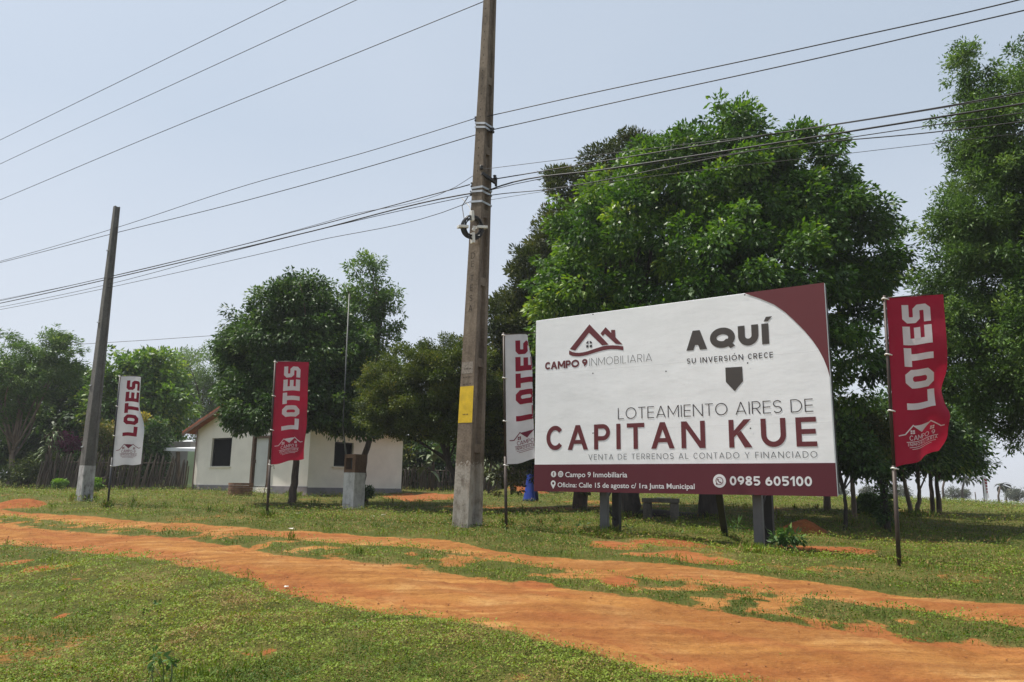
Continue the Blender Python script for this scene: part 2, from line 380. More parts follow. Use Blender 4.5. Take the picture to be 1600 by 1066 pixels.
# ------------------------------------------------------------------ grass
rng = np.random.RandomState(3)
BASES = []
def grass(n, rmin, rmax, name, label, seed):
    rng = np.random.RandomState(seed)
    u = rng.rand(n); e = -.35
    r = (rmin**e+u*(rmax**e-rmin**e))**(1/e)
    th = rng.uniform(-.86, .86, n)
    x = r*np.sin(th); y = r*np.cos(th)
    tall = np.zeros(n)
    for (bx, by, br, cnt) in BASES:
        aa = rng.uniform(0, 6.283, cnt); q = br*np.sqrt(rng.rand(cnt)); x = np.r_[x, bx+q*np.cos(aa)]; y = np.r_[y, by+q*np.sin(aa)]; tall = np.r_[tall, np.full(cnt, 1.)]
    n = len(x); r = np.hypot(x, y)
    dv, rv = dirt_at(x, y)
    s, D = sd(x, y); a, b, c, d = edges(s)
    onroad = ((D > a+.05) & (D < b-.05)) | ((D > c+.04) & (D < d-.04))
    clump = fbm(x*1.7, y*1.7, 101, 4)
    keep = (rng.rand(n) > np.clip(dv*1.25-.1, 0, .985)) & (~onroad | (rng.rand(n) < .006)) & ((rng.rand(n) < .45+1.3*(clump-.25)) | (tall > 0))
    x, y, r, dv, clump, D, tall = x[keep], y[keep], r[keep], dv[keep], clump[keep], D[keep], tall[keep]
    n = len(x); z = gz(x, y)
    fine = fbm(x*4.5, y*4.5, 141, 3)
    broad = rng.rand(n) < np.where(tall > 0, .1, np.where(D < 6, .80, .55))
    sc = (r/6.0)**.55
    tuft = smooth((fbm(x*.9, y*.9, 131, 3)-.62)*6)*.7
    L = np.where(broad, rng.uniform(.010, .024, n), rng.uniform(.022, .052, n)*(1+1.0*tuft*(r < 7)+np.where(r < 8.5, .45, 1.3)*tall))*sc
    W = np.where(broad, L*rng.uniform(.55, .9, n), L*rng.uniform(.06, .13, n))
    az = rng.uniform(0, 2*math.pi, n); tilt = np.where(broad, rng.uniform(.7, 1.5, n), rng.uniform(.1, 1.0, n))
    dirv = np.stack([np.sin(tilt)*np.cos(az), np.sin(tilt)*np.sin(az), np.cos(tilt)], -1)
    side = np.stack([-np.sin(az), np.cos(az), rng.uniform(-.35, .35, n)], -1)
    straw = (rng.rand(n) < .006) & (r < 25)
    broad = broad & ~straw; L = np.where(straw, rng.uniform(.05, .15, n)*sc, L); W = np.where(straw, .0035*sc, W); tilt = np.where(straw, rng.uniform(1.25, 1.52, n), tilt)
    dirv = np.stack([np.sin(tilt)*np.cos(az), np.sin(tilt)*np.sin(az), np.cos(tilt)], -1)
    base = np.stack([x, y, z+np.where(straw, .03*sc, 0)+np.where(broad, (rng.uniform(.003, .022, n)+.05*smooth((fine-.35)*2.2))*sc, -.004)], -1)
    tip = base+dirv*L[:, None]; mid = base+dirv*(L*.5)[:, None]+np.array([0,0,1])*(L*.12)[:, None]
    V = np.stack([base, mid+side*(W/2)[:, None], tip, mid-side*(W/2)[:, None]], 1).reshape(-1, 3)
    tint = np.clip(.32+1.25*(fbm(x*.45, y*.45, 111, 4)-.5)+.55*(clump-.5)+.95*(fine-.5)+rng.normal(0, .13, n)+np.where(broad, .08, 0)+.12*(D < 5.5), 0, 1)
    dry = straw | (rng.rand(n) < .04+.25*dv+.10*smooth((fbm(x*.7, y*.7, 121, 3)-.5)*5)+.12*(D > 8.5))
    tint = np.where(dry, rng.uniform(.86, .95, n), tint*np.where(D > 9, .78, np.where(D > 7, .82, .90)))
    o = fastmesh(name, V, 4, M_GRASS, None, (0,0,0), {'tint': tint})
    return tag(o, label, 'grass', None, 'stuff')
M_GRASS = leafmat('grass_blades', [(0,(.042,.080,.008,1)),(.28,(.086,.142,.013,1)),(.55,(.150,.215,.022,1)),(.80,(.225,.27,.040,1)),(.86,(.20,.135,.045,1)),(1,(.30,.21,.085,1))], .22, .65, .2)
for px, py, br, cnt in [(730,822,.34,500),(131,782,.3,350),(1405,882,.10,90),(791,822,.14,160),(417,808,.14,160),(168,793,.14,140),(931,838,.22,260),(950,834,.2,160),(1174,864,.22,300),(1190,862,.22,200),
                        (552,788,.34,350),(458,777,.28,260),(92,990,.32,260),(60,1002,.3,120),(125,985,.3,150),(988,809,.4,300),(1105,812,.4,300),(1320,822,.2,160),(1386,826,.3,240),(1428,808,.3,200),(700,1010,.3,60),(330,1040,.4,80)]:
    p = G(px, py); BASES.append((p[0], p[1], br, cnt))
_rw = np.random.RandomState(77)
for _ in range(150):                                     # scattered taller weeds
    q_ = _rw.uniform(4.5, 24); a_ = _rw.uniform(-.75, .75); BASES.append((q_*math.sin(a_), q_*math.cos(a_), _rw.uniform(.03, .22), int(_rw.uniform(5, 40))))
grass(1150000, 2.6, 75, 'grass', 'short green and yellowish grass and creeping weeds over the ground', 7)
M_LEAFY = leafmat('weed_leaves', [(0,(.03,.07,.015,1)),(.6,(.07,.15,.03,1)),(1,(.16,.24,.06,1))], .25, .45, .4)

# ------------------------------------------------------------------ leaves and trees
def leaf_quads(rng, P, Dr, Nn, L, W, fold=.12):
    Dr = Dr/np.linalg.norm(Dr, axis=1, keepdims=True)
    Sd = np.cross(Dr, Nn); Sd /= (np.linalg.norm(Sd, axis=1, keepdims=True)+1e-9)
    Up = np.cross(Sd, Dr)
    mid = P+Dr*(L*.45)[:, None]
    k = (W*fold)[:, None]
    return np.stack([P, mid+Sd*(W/2)[:, None]+Up*k, P+Dr*L[:, None], mid-Sd*(W/2)[:, None]+Up*k], 1).reshape(-1, 3)
def unit(rng, n):
    v = rng.normal(size=(n, 3)); return v/np.linalg.norm(v, axis=1, keepdims=True)
def blob(px, py, Y, rx, ry, rd=None):
    c = at(px, py, Y); return (c, np.array([rx*Y/F, (rd if rd is not None else rx)*Y/F, ry*Y/F]))
def clump_points(rng, blobs, n, shell=.45):
    w = np.array([(b[1][0]*b[1][1]*b[1][2])**.667 for b in blobs]); w /= w.sum()
    k = rng.choice(len(blobs), n, p=w)
    u = unit(rng, n); r = (shell**3+rng.rand(n)*(1-shell**3))**(1/3.)
    C = np.array([b[0] for b in blobs])[k]; Rr = np.array([b[1] for b in blobs])[k]
    return C+u*Rr*r[:, None], u, r
def crown_mesh(seed, blobs, nclump, nleaf, rc, L, asp, mat, parent, droop=.4, up=.5, shell=.45, flat=.75, wind=(0,0,0), name='crown', tintb=0., extra=0.12, floor=None, stringy=0.):
    rng = np.random.RandomState(seed)
    C, u, rr = clump_points(rng, blobs, nclump, shell)
    if extra:
        ne = int(nclump*extra); Ce, ue, re_ = clump_points(rng, blobs, ne, .97); Ce = Ce+ue*np.abs(rng.normal(.0, rc*.55, ne))[:, None]
        C = np.concatenate([C, Ce]); u = np.concatenate([u, ue]); rr = np.concatenate([rr, np.ones(ne)])
    if floor is not None:
        ok = C[:, 2] > floor+rng.uniform(0, .4, len(C)); C, u, rr = C[ok], u[ok], rr[ok]
    n = len(C)
    csz = rc*rng.uniform(.55, 1.25, n); csz[-int(n*extra/(1+extra)) if extra else n:] *= .55
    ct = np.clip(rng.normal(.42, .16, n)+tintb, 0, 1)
    per = np.maximum(6, (nleaf*(csz/rc)**1.7).astype(int)); K = np.repeat(np.arange(n), per); N = len(K)
    q = unit(rng, N); rad = rng.rand(N)**.45
    off = q*rad[:, None]*csz[K][:, None]; off[:, 2] *= flat
    if stringy:      # leaves strung along a few twigs per clump
        tw = unit(rng, n*5); tw = tw+u.repeat(5, 0)*.8+np.asarray(wind)*1.0; tw /= np.linalg.norm(tw, axis=1, keepdims=True)
        ti = K*5+rng.randint(0, 5, N); tt = rng.rand(N)
        off = off*(1-stringy)+stringy*(tw[ti]*(tt*csz[K]*1.5)[:, None]+rng.normal(0, .10*rc, (N, 3)))
        off[:, 2] -= stringy*droop*.35*rc*tt**2
    P = C[K]+off
    Dr = q*.8+u[K]*.5+rng.normal(0, .5, (N, 3))+np.array([0, 0, -droop])+np.asarray(wind)
    Nn = rng.normal(0, .55, (N, 3))+q*.5+np.array([0, 0, up+.4])
    Ls = L*rng.uniform(.65, 1.25, N)
    V = leaf_quads(rng, P, Dr, Nn, Ls, Ls*asp)
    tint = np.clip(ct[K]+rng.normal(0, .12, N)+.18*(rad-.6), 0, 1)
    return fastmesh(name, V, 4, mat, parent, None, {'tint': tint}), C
def limb(mb, a, b, r0, r1, rng, sag=.12, n=6, seg=6):
    a = np.asarray(a, float); b = np.asarray(b, float); t = np.linspace(0, 1, n)[:, None]
    L = np.linalg.norm(b-a); m = unit(rng, 1)[0]*L*sag
    P = a+(b-a)*t+np.sin(t*math.pi)*m+np.array([0,0,1])*np.sin(t*math.pi)*L*.06
    mb.tube(P, np.linspace(r0, r1, n), seg)
def tree(name, label, cat, base, trunk, blobs, seed, nclump, nleaf, rc, L, asp, mat, bark, r0, limbs=16, group=None, trunks=None, twig=.012, **kw):
    """trunk: list of points relative to base; r0 radius at the foot"""
    base = np.asarray(base, float)
    t = thing(name, label, cat, base, group)
    rng = np.random.RandomState(seed+500)
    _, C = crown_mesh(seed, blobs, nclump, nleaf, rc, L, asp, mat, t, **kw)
    mb = MB(); tops = []
    for tr in ([trunk] if trunks is None else trunks):
        P = base+np.array([[0,0,-.25]]+[list(p) for p in tr]); n = len(P)
        Q = []
        for i in range(n-1):
            for k in range(5): Q.append(P[i]+(P[i+1]-P[i])*k/5.)
        Q.append(P[-1]); Q = np.array(Q); Q[3:] += rng.normal(0, r0*.10, (len(Q)-3, 3))
        rr = r0*np.linspace(1, .38, len(Q)); rr[:4] *= np.array([1.4, 1.32, 1.18, 1.06])
        mb.tube(Q, rr, 12); tops.append((Q, rr))
    if limbs:
        pick = rng.choice(len(C), min(limbs, len(C)), replace=False)
        for i in pick:
            Q, rr = tops[int(np.argmin([np.hypot(*(q[0][-1][:2]-C[i][:2])) for q in tops]))]
            zz = C[i][2]; cand = np.arange(int(len(Q)*.6), len(Q)); j = int(rng.choice(cand))
            limb(mb, Q[j], C[i], min(rr[j]*.5, .012*np.linalg.norm(C[i]-Q[j])+.012), twig, rng)
    mb.build('trunk', bark, t, True)
    return t

BARK = simple('bark_brown', (.075,.052,.038,1), .9, .5, 14, 0, .8, (1,1,.25))
BARK_DK = simple('bark_dark', (.035,.027,.022,1), .9, .5, 14, 0, .8, (1,1,.25))
BARK_PALE = simple('bark_pale', (.16,.12,.09,1), .9, .35, 10, 0, .6, (1,1,.3))
LF_FICUS = leafmat('glossy_green_leaves', [(0,(.014,.044,.008,1)),(.3,(.038,.098,.013,1)),(.6,(.078,.168,.021,1)),(.85,(.165,.27,.034,1)),(1,(.29,.35,.06,1))], .34, .48, .4)
LF_DARK = leafmat('dark_green_leaves', [(0,(.013,.038,.008,1)),(.4,(.036,.084,.016,1)),(.75,(.080,.15,.028,1)),(1,(.17,.24,.05,1))], .30, .5, .35)
LF_CYP = leafmat('olive_conifer_sprays', [(0,(.018,.030,.008,1)),(.4,(.044,.066,.014,1)),(.75,(.095,.115,.022,1)),(1,(.24,.21,.04,1))], .2, .6, .3)
LF_WILLOW = leafmat('soft_green_fine_leaves', [(0,(.026,.062,.014,1)),(.4,(.066,.135,.026,1)),(.75,(.12,.205,.042,1)),(1,(.21,.29,.08,1))], .32, .5, .35)
LF_OLIVE = leafmat('olive_fine_leaves', [(0,(.022,.042,.008,1)),(.4,(.058,.092,.014,1)),(.75,(.12,.15,.024,1)),(1,(.22,.19,.05,1))], .3, .55, .3)
LF_PALE = leafmat('pale_green_leaves', [(0,(.045,.085,.025,1)),(.4,(.085,.15,.040,1)),(.75,(.14,.22,.06,1)),(1,(.22,.28,.10,1))], .35, .5, .3)
LF_GREY = leafmat('grey_green_leaves', [(0,(.05,.062,.045,1)),(.5,(.10,.115,.08,1)),(1,(.18,.17,.12,1))], .3, .6, .2)
LF_YEL = leafmat('yellow_leaves', [(0,(.10,.10,.01,1)),(.5,(.28,.25,.03,1)),(1,(.5,.42,.06,1))], .3, .5, .3)
LF_PURP = leafmat('purple_leaves', [(0,(.06,.012,.03,1)),(.5,(.15,.03,.07,1)),(1,(.3,.08,.16,1))], .3, .5, .3)
LF_LIME = leafmat('bright_green_leaves', [(0,(.05,.12,.01,1)),(.5,(.12,.25,.02,1)),(1,(.22,.38,.05,1))], .3, .5, .3)

# big broad tree behind the sign
Yb = 17.4
b1 = ground_under(G(1106, 812))
tree('broad_tree', 'huge dense glossy green tree standing behind the billboard', 'tree', b1,
     None, [blob(1120,330,Yb,150,140), blob(1010,430,Yb,175,170), blob(1120,470,Yb-.6,200,170), blob(1240,420,Yb,140,150), blob(1120,235,Yb+.3,85,65),
      blob(1255,270,Yb+.2,75,65), blob(965,385,Yb+.3,85,85), blob(1340,390,Yb,75,75), blob(1330,520,Yb-.3,90,120), blob(900,490,Yb-.2,75,110), blob(1200,560,Yb,200,90), blob(960,570,Yb,120,80),
      blob(1045,285,Yb+.2,60,55), blob(1170,190,Yb+.3,45,30), blob(1345,335,Yb,50,42), blob(1290,340,Yb-.3,80,70), blob(1100,400,Yb+1.2,230,200), blob(1080,290,Yb,90,80), blob(1205,300,Yb,80,80)],
     14, 900, 215, .40, .135, .46, LF_FICUS, BARK_DK, .27, 40, droop=.65, up=.4, shell=.74, flat=.7,
     trunks=[[(0,0,0),(.03,.05,1.1),(.1,.1,2.2),(.25,.1,4.2)], list(map(tuple, np.array([[0,0,0],[-.05,0,1.2],[-.2,.1,2.3],[-.5,.1,4.0]])+ (ground_under(G(988,809))-b1)))],
     floor=EYE+1.35)
# olive conifer rising on its left
Yc = 22.
tree('conifer_tree', 'tall dark olive brown conifer peeking out left of the broad tree', 'tree', ground_under(np.array([*at(905,800,Yc)[:2],0])),
     [(0,0,0),(.1,0,3),(.2,0,6.5),(.3,0,9)],
     [blob(985,245,Yc,45,40,40), blob(950,310,Yc,70,60,60), blob(900,390,Yc,80,80,70), blob(860,460,Yc,75,80,70), blob(830,540,Yc,80,90,70), blob(815,630,Yc-.2,75,90,70), blob(930,480,Yc+.6,120,150), blob(800,700,Yc,60,50), blob(890,640,Yc,120,120), blob(885,295,Yc,32,34,30), blob(940,255,Yc,34,34,34), blob(840,420,Yc,45,55,40), blob(800,500,Yc,40,55,40), blob(785,580,Yc,36,60,40),blob(1000,225,Yc,25,18,20)],
     23, 950, 210, .38, .13, .36, LF_CYP, BARK, .25, 14, droop=-.15, up=.2, shell=.55, flat=.6, floor=EYE-.2)
# fine leaved tree at the right, trunk outside the frame
Yr = 14.5
tree('willowy_tree', 'tall soft fine leaved tree reaching in from the right edge', 'tree', ground_under(np.array([*at(1830,850,Yr)[:2],0])),
     [(0,0,0),(-.1,0,2),(0,.1,4),(.1,0,7.5)],
     [blob(1535,180,Yr,50,90,70), blob(1600,230,Yr,95,130,120), blob(1560,320,Yr,75,80,100), blob(1500,360,Yr,55,28,60), blob(1600,420,Yr,120,120,130), blob(1490,440,Yr,55,60,60),
      blob(1560,560,Yr,100,90,120), blob(1650,540,Yr,140,130,140), blob(1740,330,Yr,150,220,160), blob(1740,150,Yr,130,120), blob(1850,420,Yr,150,230), blob(1620,120,Yr,55,60,50),
      blob(1515,105,Yr,24,45,30), blob(1590,640,Yr,70,45,90), blob(1460,500,Yr,38,40,40), blob(1480,330,Yr,30,18,30), blob(1590,340,Yr+.3,110,150,110), blob(1570,480,Yr+.2,100,110,110), blob(1560,230,Yr,70,90,80), blob(1540,600,Yr,60,50,60), blob(1700,620,Yr,110,70)],
     37, 1650, 240, .38, .085, .36, LF_WILLOW, BARK_DK, .3, 44, droop=.25, up=.3, shell=.35, flat=.8, stringy=.5, extra=.2)
# tree in front of the house
Yh = 22.5
bh = ground_under(at(457,776,Yh))
tree('leafy_tree', 'dense dark round crowned tree in front of the white house', 'tree', bh,
     [(0,0,0),(.04,0,1.0),(.02,.05,2.1),(.1,0,4.2)],
     [blob(462,520,Yh,70,85,75), blob(420,560,Yh-.2,65,75,70), blob(500,580,Yh-.2,75,90,75), blob(470,625,Yh-.3,110,48,90), blob(385,570,Yh,40,60,45), blob(490,470,Yh,38,38,45), blob(455,462,Yh,30,28,35),
      blob(560,640,Yh+.2,60,50,60), blob(540,600,Yh,50,60,50), blob(412,480,Yh,20,22,20), blob(375,510,Yh,14,18,15), blob(350,545,Yh,10,22,15), blob(590,610,Yh+.3,40,50,50), blob(525,540,Yh+.2,45,60,50), blob(440,650,Yh-.4,80,36,90), blob(540,665,Yh-.2,70,36,80), blob(390,630,Yh-.3,45,38,60)],
     41, 950, 190, .36, .122, .44, LF_DARK, BARK, .14, 14, droop=.75, up=.35, shell=.5, flat=.8, floor=EYE+1.45, extra=.4)
Yt = 25.
tree('slender_tree', 'taller airy light green tree rising behind the dark round tree', 'tree', ground_under(at(566,780,Yt)),
     [(0,0,0),(-.05,0,1.0),(.15,0,2.2),(.1,0,4.5),(.15,0,7.0)],
     [blob(568,440,Yt,38,40,40), blob(560,490,Yt,42,40,45), blob(590,500,Yt,36,34,40), blob(598,470,Yt,22,22,25), blob(572,412,Yt,20,16,20), blob(605,540,Yt,24,18,25), blob(555,545,Yt,45,40,45), blob(612,505,Yt,14,14,15), blob(560,600,Yt,45,40,45)],
     43, 210, 75, .36, .14, .38, LF_WILLOW, BARK, .14, 26, droop=.3, up=.3, shell=.35, flat=.75, extra=.35, stringy=.3)
# low spreading fine leaved tree left of the concrete pole
Ym = 20.5
tree('spreading_tree', 'low wide olive feathery tree between the house and the tall pole', 'tree', ground_under(at(722,800,Ym)),
     None,
     [blob(660,600,Ym,85,55,90), blob(620,640,Ym,60,42,70), blob(700,570,Ym,60,42,70), blob(730,600,Ym,60,60,80), blob(690,640,Ym,85,45,90), blob(600,625,Ym,35,35,50), blob(770,640,Ym+.5,45,60,70), blob(640,570,Ym,40,28,50), blob(650,655,Ym-.2,80,36,80), blob(592,628,Ym-.1,34,24,50), blob(720,665,Ym,60,36,80), blob(700,610,Ym-.6,80,50,60)],
     47, 900, 230, .30, .066, .42, LF_OLIVE, BARK_DK, .13, 34, droop=.1, up=.6, shell=.5, flat=.6,
     trunks=[[(0,0,0),(-.15,0,.7),(-.45,.1,1.4),(-.8,.1,2.2)],[(.12,.1,0),(-.05,.1,.8),(.1,0,1.6),(.3,0,2.4)]], floor=EYE+1.1, stringy=.3)
# left background
Yl = 33.
tree('windswept_tree', 'pale trunked wispy tree at the far left edge leaning with the wind', 'tree', ground_under(at(14,752,Yl)),
     [(0,0,0),(0,0,1.4),(.1,0,1.7)],
     [blob(30,570,Yl,38,36,45), blob(75,545,Yl,34,22,30), blob(60,590,Yl,45,35,50), blob(100,545,Yl,20,14,20), blob(20,610,Yl,30,40,45), blob(-20,570,Yl,40,60,60), blob(78,528,Yl,16,12,16), blob(95,580,Yl,26,14,30), blob(-10,650,Yl,25,40,40)],
     53, 300, 130, .5, .17, .24, LF_WILLOW, BARK_PALE, .17, 14, droop=.1, up=.2, shell=.3, flat=.6, wind=(.9,0,-.1), stringy=.5, extra=.3, twig=.03)
Yd = 37.
tree('shady_tree', 'very dark broadleaf tree standing behind the windswept tree', 'tree', ground_under(at(105,756,Yd)),
     [(0,0,0),(0,0,1.5),(.1,0,3)],
     [blob(110,640,Yd,70,60,70), blob(60,680,Yd,60,50,60), blob(10,690,Yd,60,50,60), blob(150,690,Yd,60,50,60), blob(110,600,Yd,40,30,40), blob(40,640,Yd,50,45,50)],
     59, 330, 90, .55, .24, .5, LF_DARK, BARK_DK, .2, 10, droop=.5, shell=.5, extra=.2, floor=EYE-.1)
Yg = 36.
tree('mango_tree', 'bright green broadleaf tree right behind the left white flag', 'tree', ground_under(at(205,757,Yg)),
     [(0,0,0),(0,0,1.5),(.1,0,3)],
     [blob(190,590,Yg,42,34,45), blob(240,585,Yg,40,36,45), blob(200,640,Yg,60,50,60), blob(250,640,Yg,42,50,50), blob(225,565,Yg,25,16,25), blob(150,640,Yg,35,40,40), blob(215,700,Yg,60,40,60)],
     61, 330, 85, .5, .25, .45, LF_FICUS, BARK, .2, 14, droop=.5, shell=.45, extra=.3, tintb=.16, floor=EYE+.2)
Yp = 47.
tree('hazy_tree', 'pale feathery green tree behind the red roof edge of the house', 'tree', ground_under(at(318,758,Yp)),
     [(0,0,0),(.1,0,3),(0,0,6)],
     [blob(325,580,Yp,45,34,40), blob(345,640,Yp,50,45,50), blob(310,620,Yp,55,40,50), blob(300,680,Yp,60,40,50), blob(350,560,Yp,24,14,22)],
     67, 300, 120, .62, .16, .36, LF_PALE, BARK, .22, 20, droop=.2, shell=.35, extra=.3, stringy=.3)
tree('sparse_tree', 'thin greyish half bare tree with small leaf tufts behind the bright green one', 'tree', ground_under(at(268,758,Yp+2)),
     [(0,0,0),(.1,0,3),(.2,0,6)],
     [blob(262,570,Yp+2,34,26,34), blob(285,560,Yp+2,26,16,26), blob(255,610,Yp+2,40,36,40), blob(290,600,Yp+2,34,36,34), blob(300,556,Yp+2,16,10,16)],
     71, 120, 60, .5, .17, .36, LF_PALE, BARK_PALE, .18, 50, droop=.2, shell=.2, extra=.4, stringy=.3, twig=.02)
Yq = 34.
def bush(name, label, px, py, Y, blobs, seed, nclump, nleaf, rc, L, asp, mat, cat='bush', group=None, **kw):
    b = ground_under(at(px, py, Y)); t = thing(name, label, cat, b, group)
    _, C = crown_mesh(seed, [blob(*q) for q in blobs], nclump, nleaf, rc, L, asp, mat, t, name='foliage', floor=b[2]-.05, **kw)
    rng = np.random.RandomState(seed); mb = MB()
    for i in rng.choice(len(C), min(9, len(C)), replace=False): limb(mb, b+np.array([rng.normal(0,.04), rng.normal(0,.04), -.05]), C[i], .004 if cat == 'weed' else .022, .002 if cat == 'weed' else .008, rng, n=4, seg=5)
    mb.build('stem', M_LEAFY_STEM if cat == 'weed' else BARK, t, True); return t
M_LEAFY_STEM = simple('green_stem', (.09,.12,.04,1), .7, .3)
bush('garden_shrub', 'dark rounded leafy shrub beside the porch end of the fence', 238, 752, 32.4, [(238,690,32.4,22,32,24),(236,725,32.4,20,26,22)], 73, 80, 80, .35, .18, .45, LF_DARK)
bush('garden_shrub', 'low tangled green shrub in front of the pale trunk at far left', 40, 754, 31.5, [(40,738,31.5,32,15,20),(12,742,31.5,20,10,20),(62,732,31.5,16,24,18)], 79, 70, 70, .3, .12, .4, LF_OLIVE)
bush('flowering_shrub', 'magenta flowering shrub behind the fence near the leaning pole', 100, 752, 33, [(108,692,33,16,12,14),(90,690,33,10,10,10)], 83, 24, 60, .25, .13, .6, LF_PURP)
bush('golden_shrub', 'yellow leaved shrub behind the fence right of the leaning pole', 158, 752, 32.6, [(158,680,32.6,20,24,20),(160,712,32.6,16,22,16)], 89, 50, 60, .3, .14, .4, LF_OLIVE, tintb=.35)
bush('golden_shrub', 'small bright yellow shrub just right of the left white flag', 228, 752, 33.6, [(228,672,33.6,12,24,12)], 97, 24, 60, .26, .16, .5, LF_YEL)
bush('round_bush', 'small round lime green bush left of the leaning pole base', 92, 762, 29, [(92,756,29,9.5,6,9)], 101, 44, 60, .09, .07, .5, LF_LIME, shell=.5)
bush('round_bush', 'small round lime green bush right of the leaning pole base', 151, 763, 28.2, [(151,756,28.2,9,7,9)], 103, 44, 60, .09, .07, .5, LF_LIME, shell=.5)
bush('garden_shrub', 'little green shrub at the foot of the white meter pillar', 573, 779, 23.5, [(571,770,23.5,9,9,9)], 107, 26, 50, .1, .09, .45, LF_DARK)

# strap leaved plants
def strap_plant(name, label, px, py, Y, stems, mat, seed, group=None, cat='plant', spread=1.0, lw=.07):
    b = ground_under(at(px, py, Y)); t = thing(name, label, cat, b, group); rng = np.random.RandomState(seed)
    mbS, mbL = MB(), MB()
    for (tx, ty, nl, ll) in stems:
        top = at(tx, ty, Y+rng.normal(0,.15)); P = np.linspace(0, 1, 6)[:, None]*(top-b)+b; P[1:-1] += rng.normal(0,.04,(4,3)); mbS.tube(P, np.linspace(.07,.045,6), 7)
        for k in range(nl):
            az = rng.uniform(0, 6.283); el = rng.uniform(-.3, 1.2); h = np.array([math.cos(az), math.sin(az), 0]); L = ll*rng.uniform(.7,1.2)
            q = []; p = top+np.array([0,0,rng.uniform(-.25,.1)])
            for i in range(6):
                q.append(p.copy()); e = el-spread*i*.42; p = p+(h*math.cos(e)+np.array([0,0,math.sin(e)]))*L/5
            q = np.array(q); sd_ = np.array([-h[1], h[0], 0]); w = lw*np.array([.5,1,1,.85,.55,.08])
            V = np.concatenate([q+sd_*w[:, None]+np.array([0,0,.3])*w[:, None], q, q-sd_*w[:, None]+np.array([0,0,.3])*w[:, None]])
            f = [(j, j+1, j+7, j+6) for j in range(5)]+[(6+j, 7+j, 13+j, 12+j) for j in range(5)]
            mbL.add(V, f)
    mbS.build('stem', BARK, t, True); mbL.build('leaves', mat, t, True); return t
STRAP = simple('strap_leaf', (.10,.15,.04,1), .5, .5, 3); STRAP_DRY = simple('banana_leaf', (.11,.14,.045,1), .55, .7, 2.0)
strap_plant('dragon_tree', 'slim stemmed plant with drooping strap leaves before the fence at left', 68, 764, 30.5, [(78,695,26,.55),(84,675,26,.55),(72,708,16,.5)], STRAP, 3, spread=.9, lw=.03)
for i, (px, py, Y, tops, lab) in enumerate([(652,772,36,[(652,718,9,.85),(645,730,7,.7)],'ragged banana plant right next to the house corner'),
        (676,772,33,[(678,716,9,.95),(668,730,6,.8)],'banana plant behind the orange soil patch left of the dark trunk'),
        (765,770,31,[(768,716,9,.95),(772,732,6,.8)],'banana plant just right of the tall concrete pole'),
        (800,770,32,[(806,712,9,.95),(795,730,7,.8)],'yellowing banana plant behind the middle white flag'),
        (828,770,33,[(826,708,9,.95)],'banana plant beside the blue tarpaulin')]):
    strap_plant('banana_plant', lab, px, py, Y, tops, STRAP_DRY, 20+i, 'banana plants along the back fence', spread=.65, lw=.11)
for i, (px, w, h, lab) in enumerate([(645,40,80,'dark thicket behind the fence by the house corner'),(690,48,78,'dark thicket behind the spreading tree trunk'),(775,45,70,'dark thicket behind the banana plants right of the tall pole'),(830,40,60,'dark thicket behind the blue tarpaulin')]):
    bush('thicket', lab, px, 766, 36, [(px,766-h*.55,36,w,h*.6,w)], 130+i, 170, 80, .5, .22, .4, LF_DARK if i % 2 else LF_OLIVE, group='thickets behind the back fence', cat='thicket')

for i, (px, w, h, lab) in enumerate([(75,34,40,'dark undergrowth behind the left end of the stake fence'),(130,36,44,'dark undergrowth behind the fence just left of the leaning pole'),(190,36,44,'dark undergrowth behind the fence under the left white flag')]):
    bush('undergrowth', lab, px, 760, 34.5, [(px,760-h*.5,34.5,w,h*.6,w)], 230+i, 150, 70, .45, .2, .4, LF_DARK if i % 2 else LF_OLIVE, group='undergrowth behind the left fence', cat='undergrowth')
# small trees behind the right flag
Ys = 21.
def small(name, label, px, py, Y, trunks, blobs, seed, nc, nl, rc, L, mat, bark, r0, **kw):
    return tree(name, label, 'tree', ground_under(at(px, py, Y)), None, [blob(*q) for q in blobs], seed, nc, nl, rc, L, .45, mat, bark, r0, 14, trunks=trunks, **kw)
small('young_tree', 'thin dark stemmed young tree just right of the billboard', 1320, 822, 15.5, [[(0,0,0),(.05,0,.5),(0,0,.95),(-.05,0,1.5)]], [(1325,700,15.5,32,40,40),(1345,720,15.5,34,14,40),(1300,690,15.5,30,40,40)], 151, 90, 70, .25, .11, LF_DARK, BARK_DK, .05, droop=.5)
small('pale_tree', 'small forked tree with pale yellowish trunk right of the billboard', 1335, 802, 19, [[(0,0,0),(0,0,.9),(-.02,0,1.5),(-.3,0,2.4)],[(0,0,0),(0,0,.9),(.02,0,1.5),(.25,0,2.5)]], [(1332,660,19,42,30,45),(1310,690,19,26,24,30),(1365,680,19,30,30,40)], 157, 120, 70, .3, .12, LF_OLIVE, BARK_PALE, .07, droop=.4, tintb=.1)
small('stubby_tree', 'short dark leafy stump like tree left of the right flagpole', 1386, 826, 15.8, [[(0,0,0),(.03,0,.4),(.0,0,.8),(-.08,0,1.0)]], [(1384,765,15.8,12,24,12),(1376,750,15.8,8,10,8),(1384,800,15.8,10,20,10)], 163, 34, 34, .14, .1, LF_DARK, BARK_DK, .085)
small('twin_tree', 'pale double trunked tree behind the right red flag', 1428, 808, Ys, [[(-.05,0,0),(-.15,0,.6),(-.25,0,1.3),(-.4,0,2.2)],[(.05,0,0),(.2,0,.4),(.2,0,.8),(.1,0,2.4)]], [(1420,700,Ys,60,42,70),(1390,725,Ys,45,18,50),(1440,660,Ys,55,40,60),(1400,650,Ys,50,40,60)], 167, 240, 80, .36, .14, LF_DARK, BARK_PALE, .075, droop=.5, floor=EYE+.45)
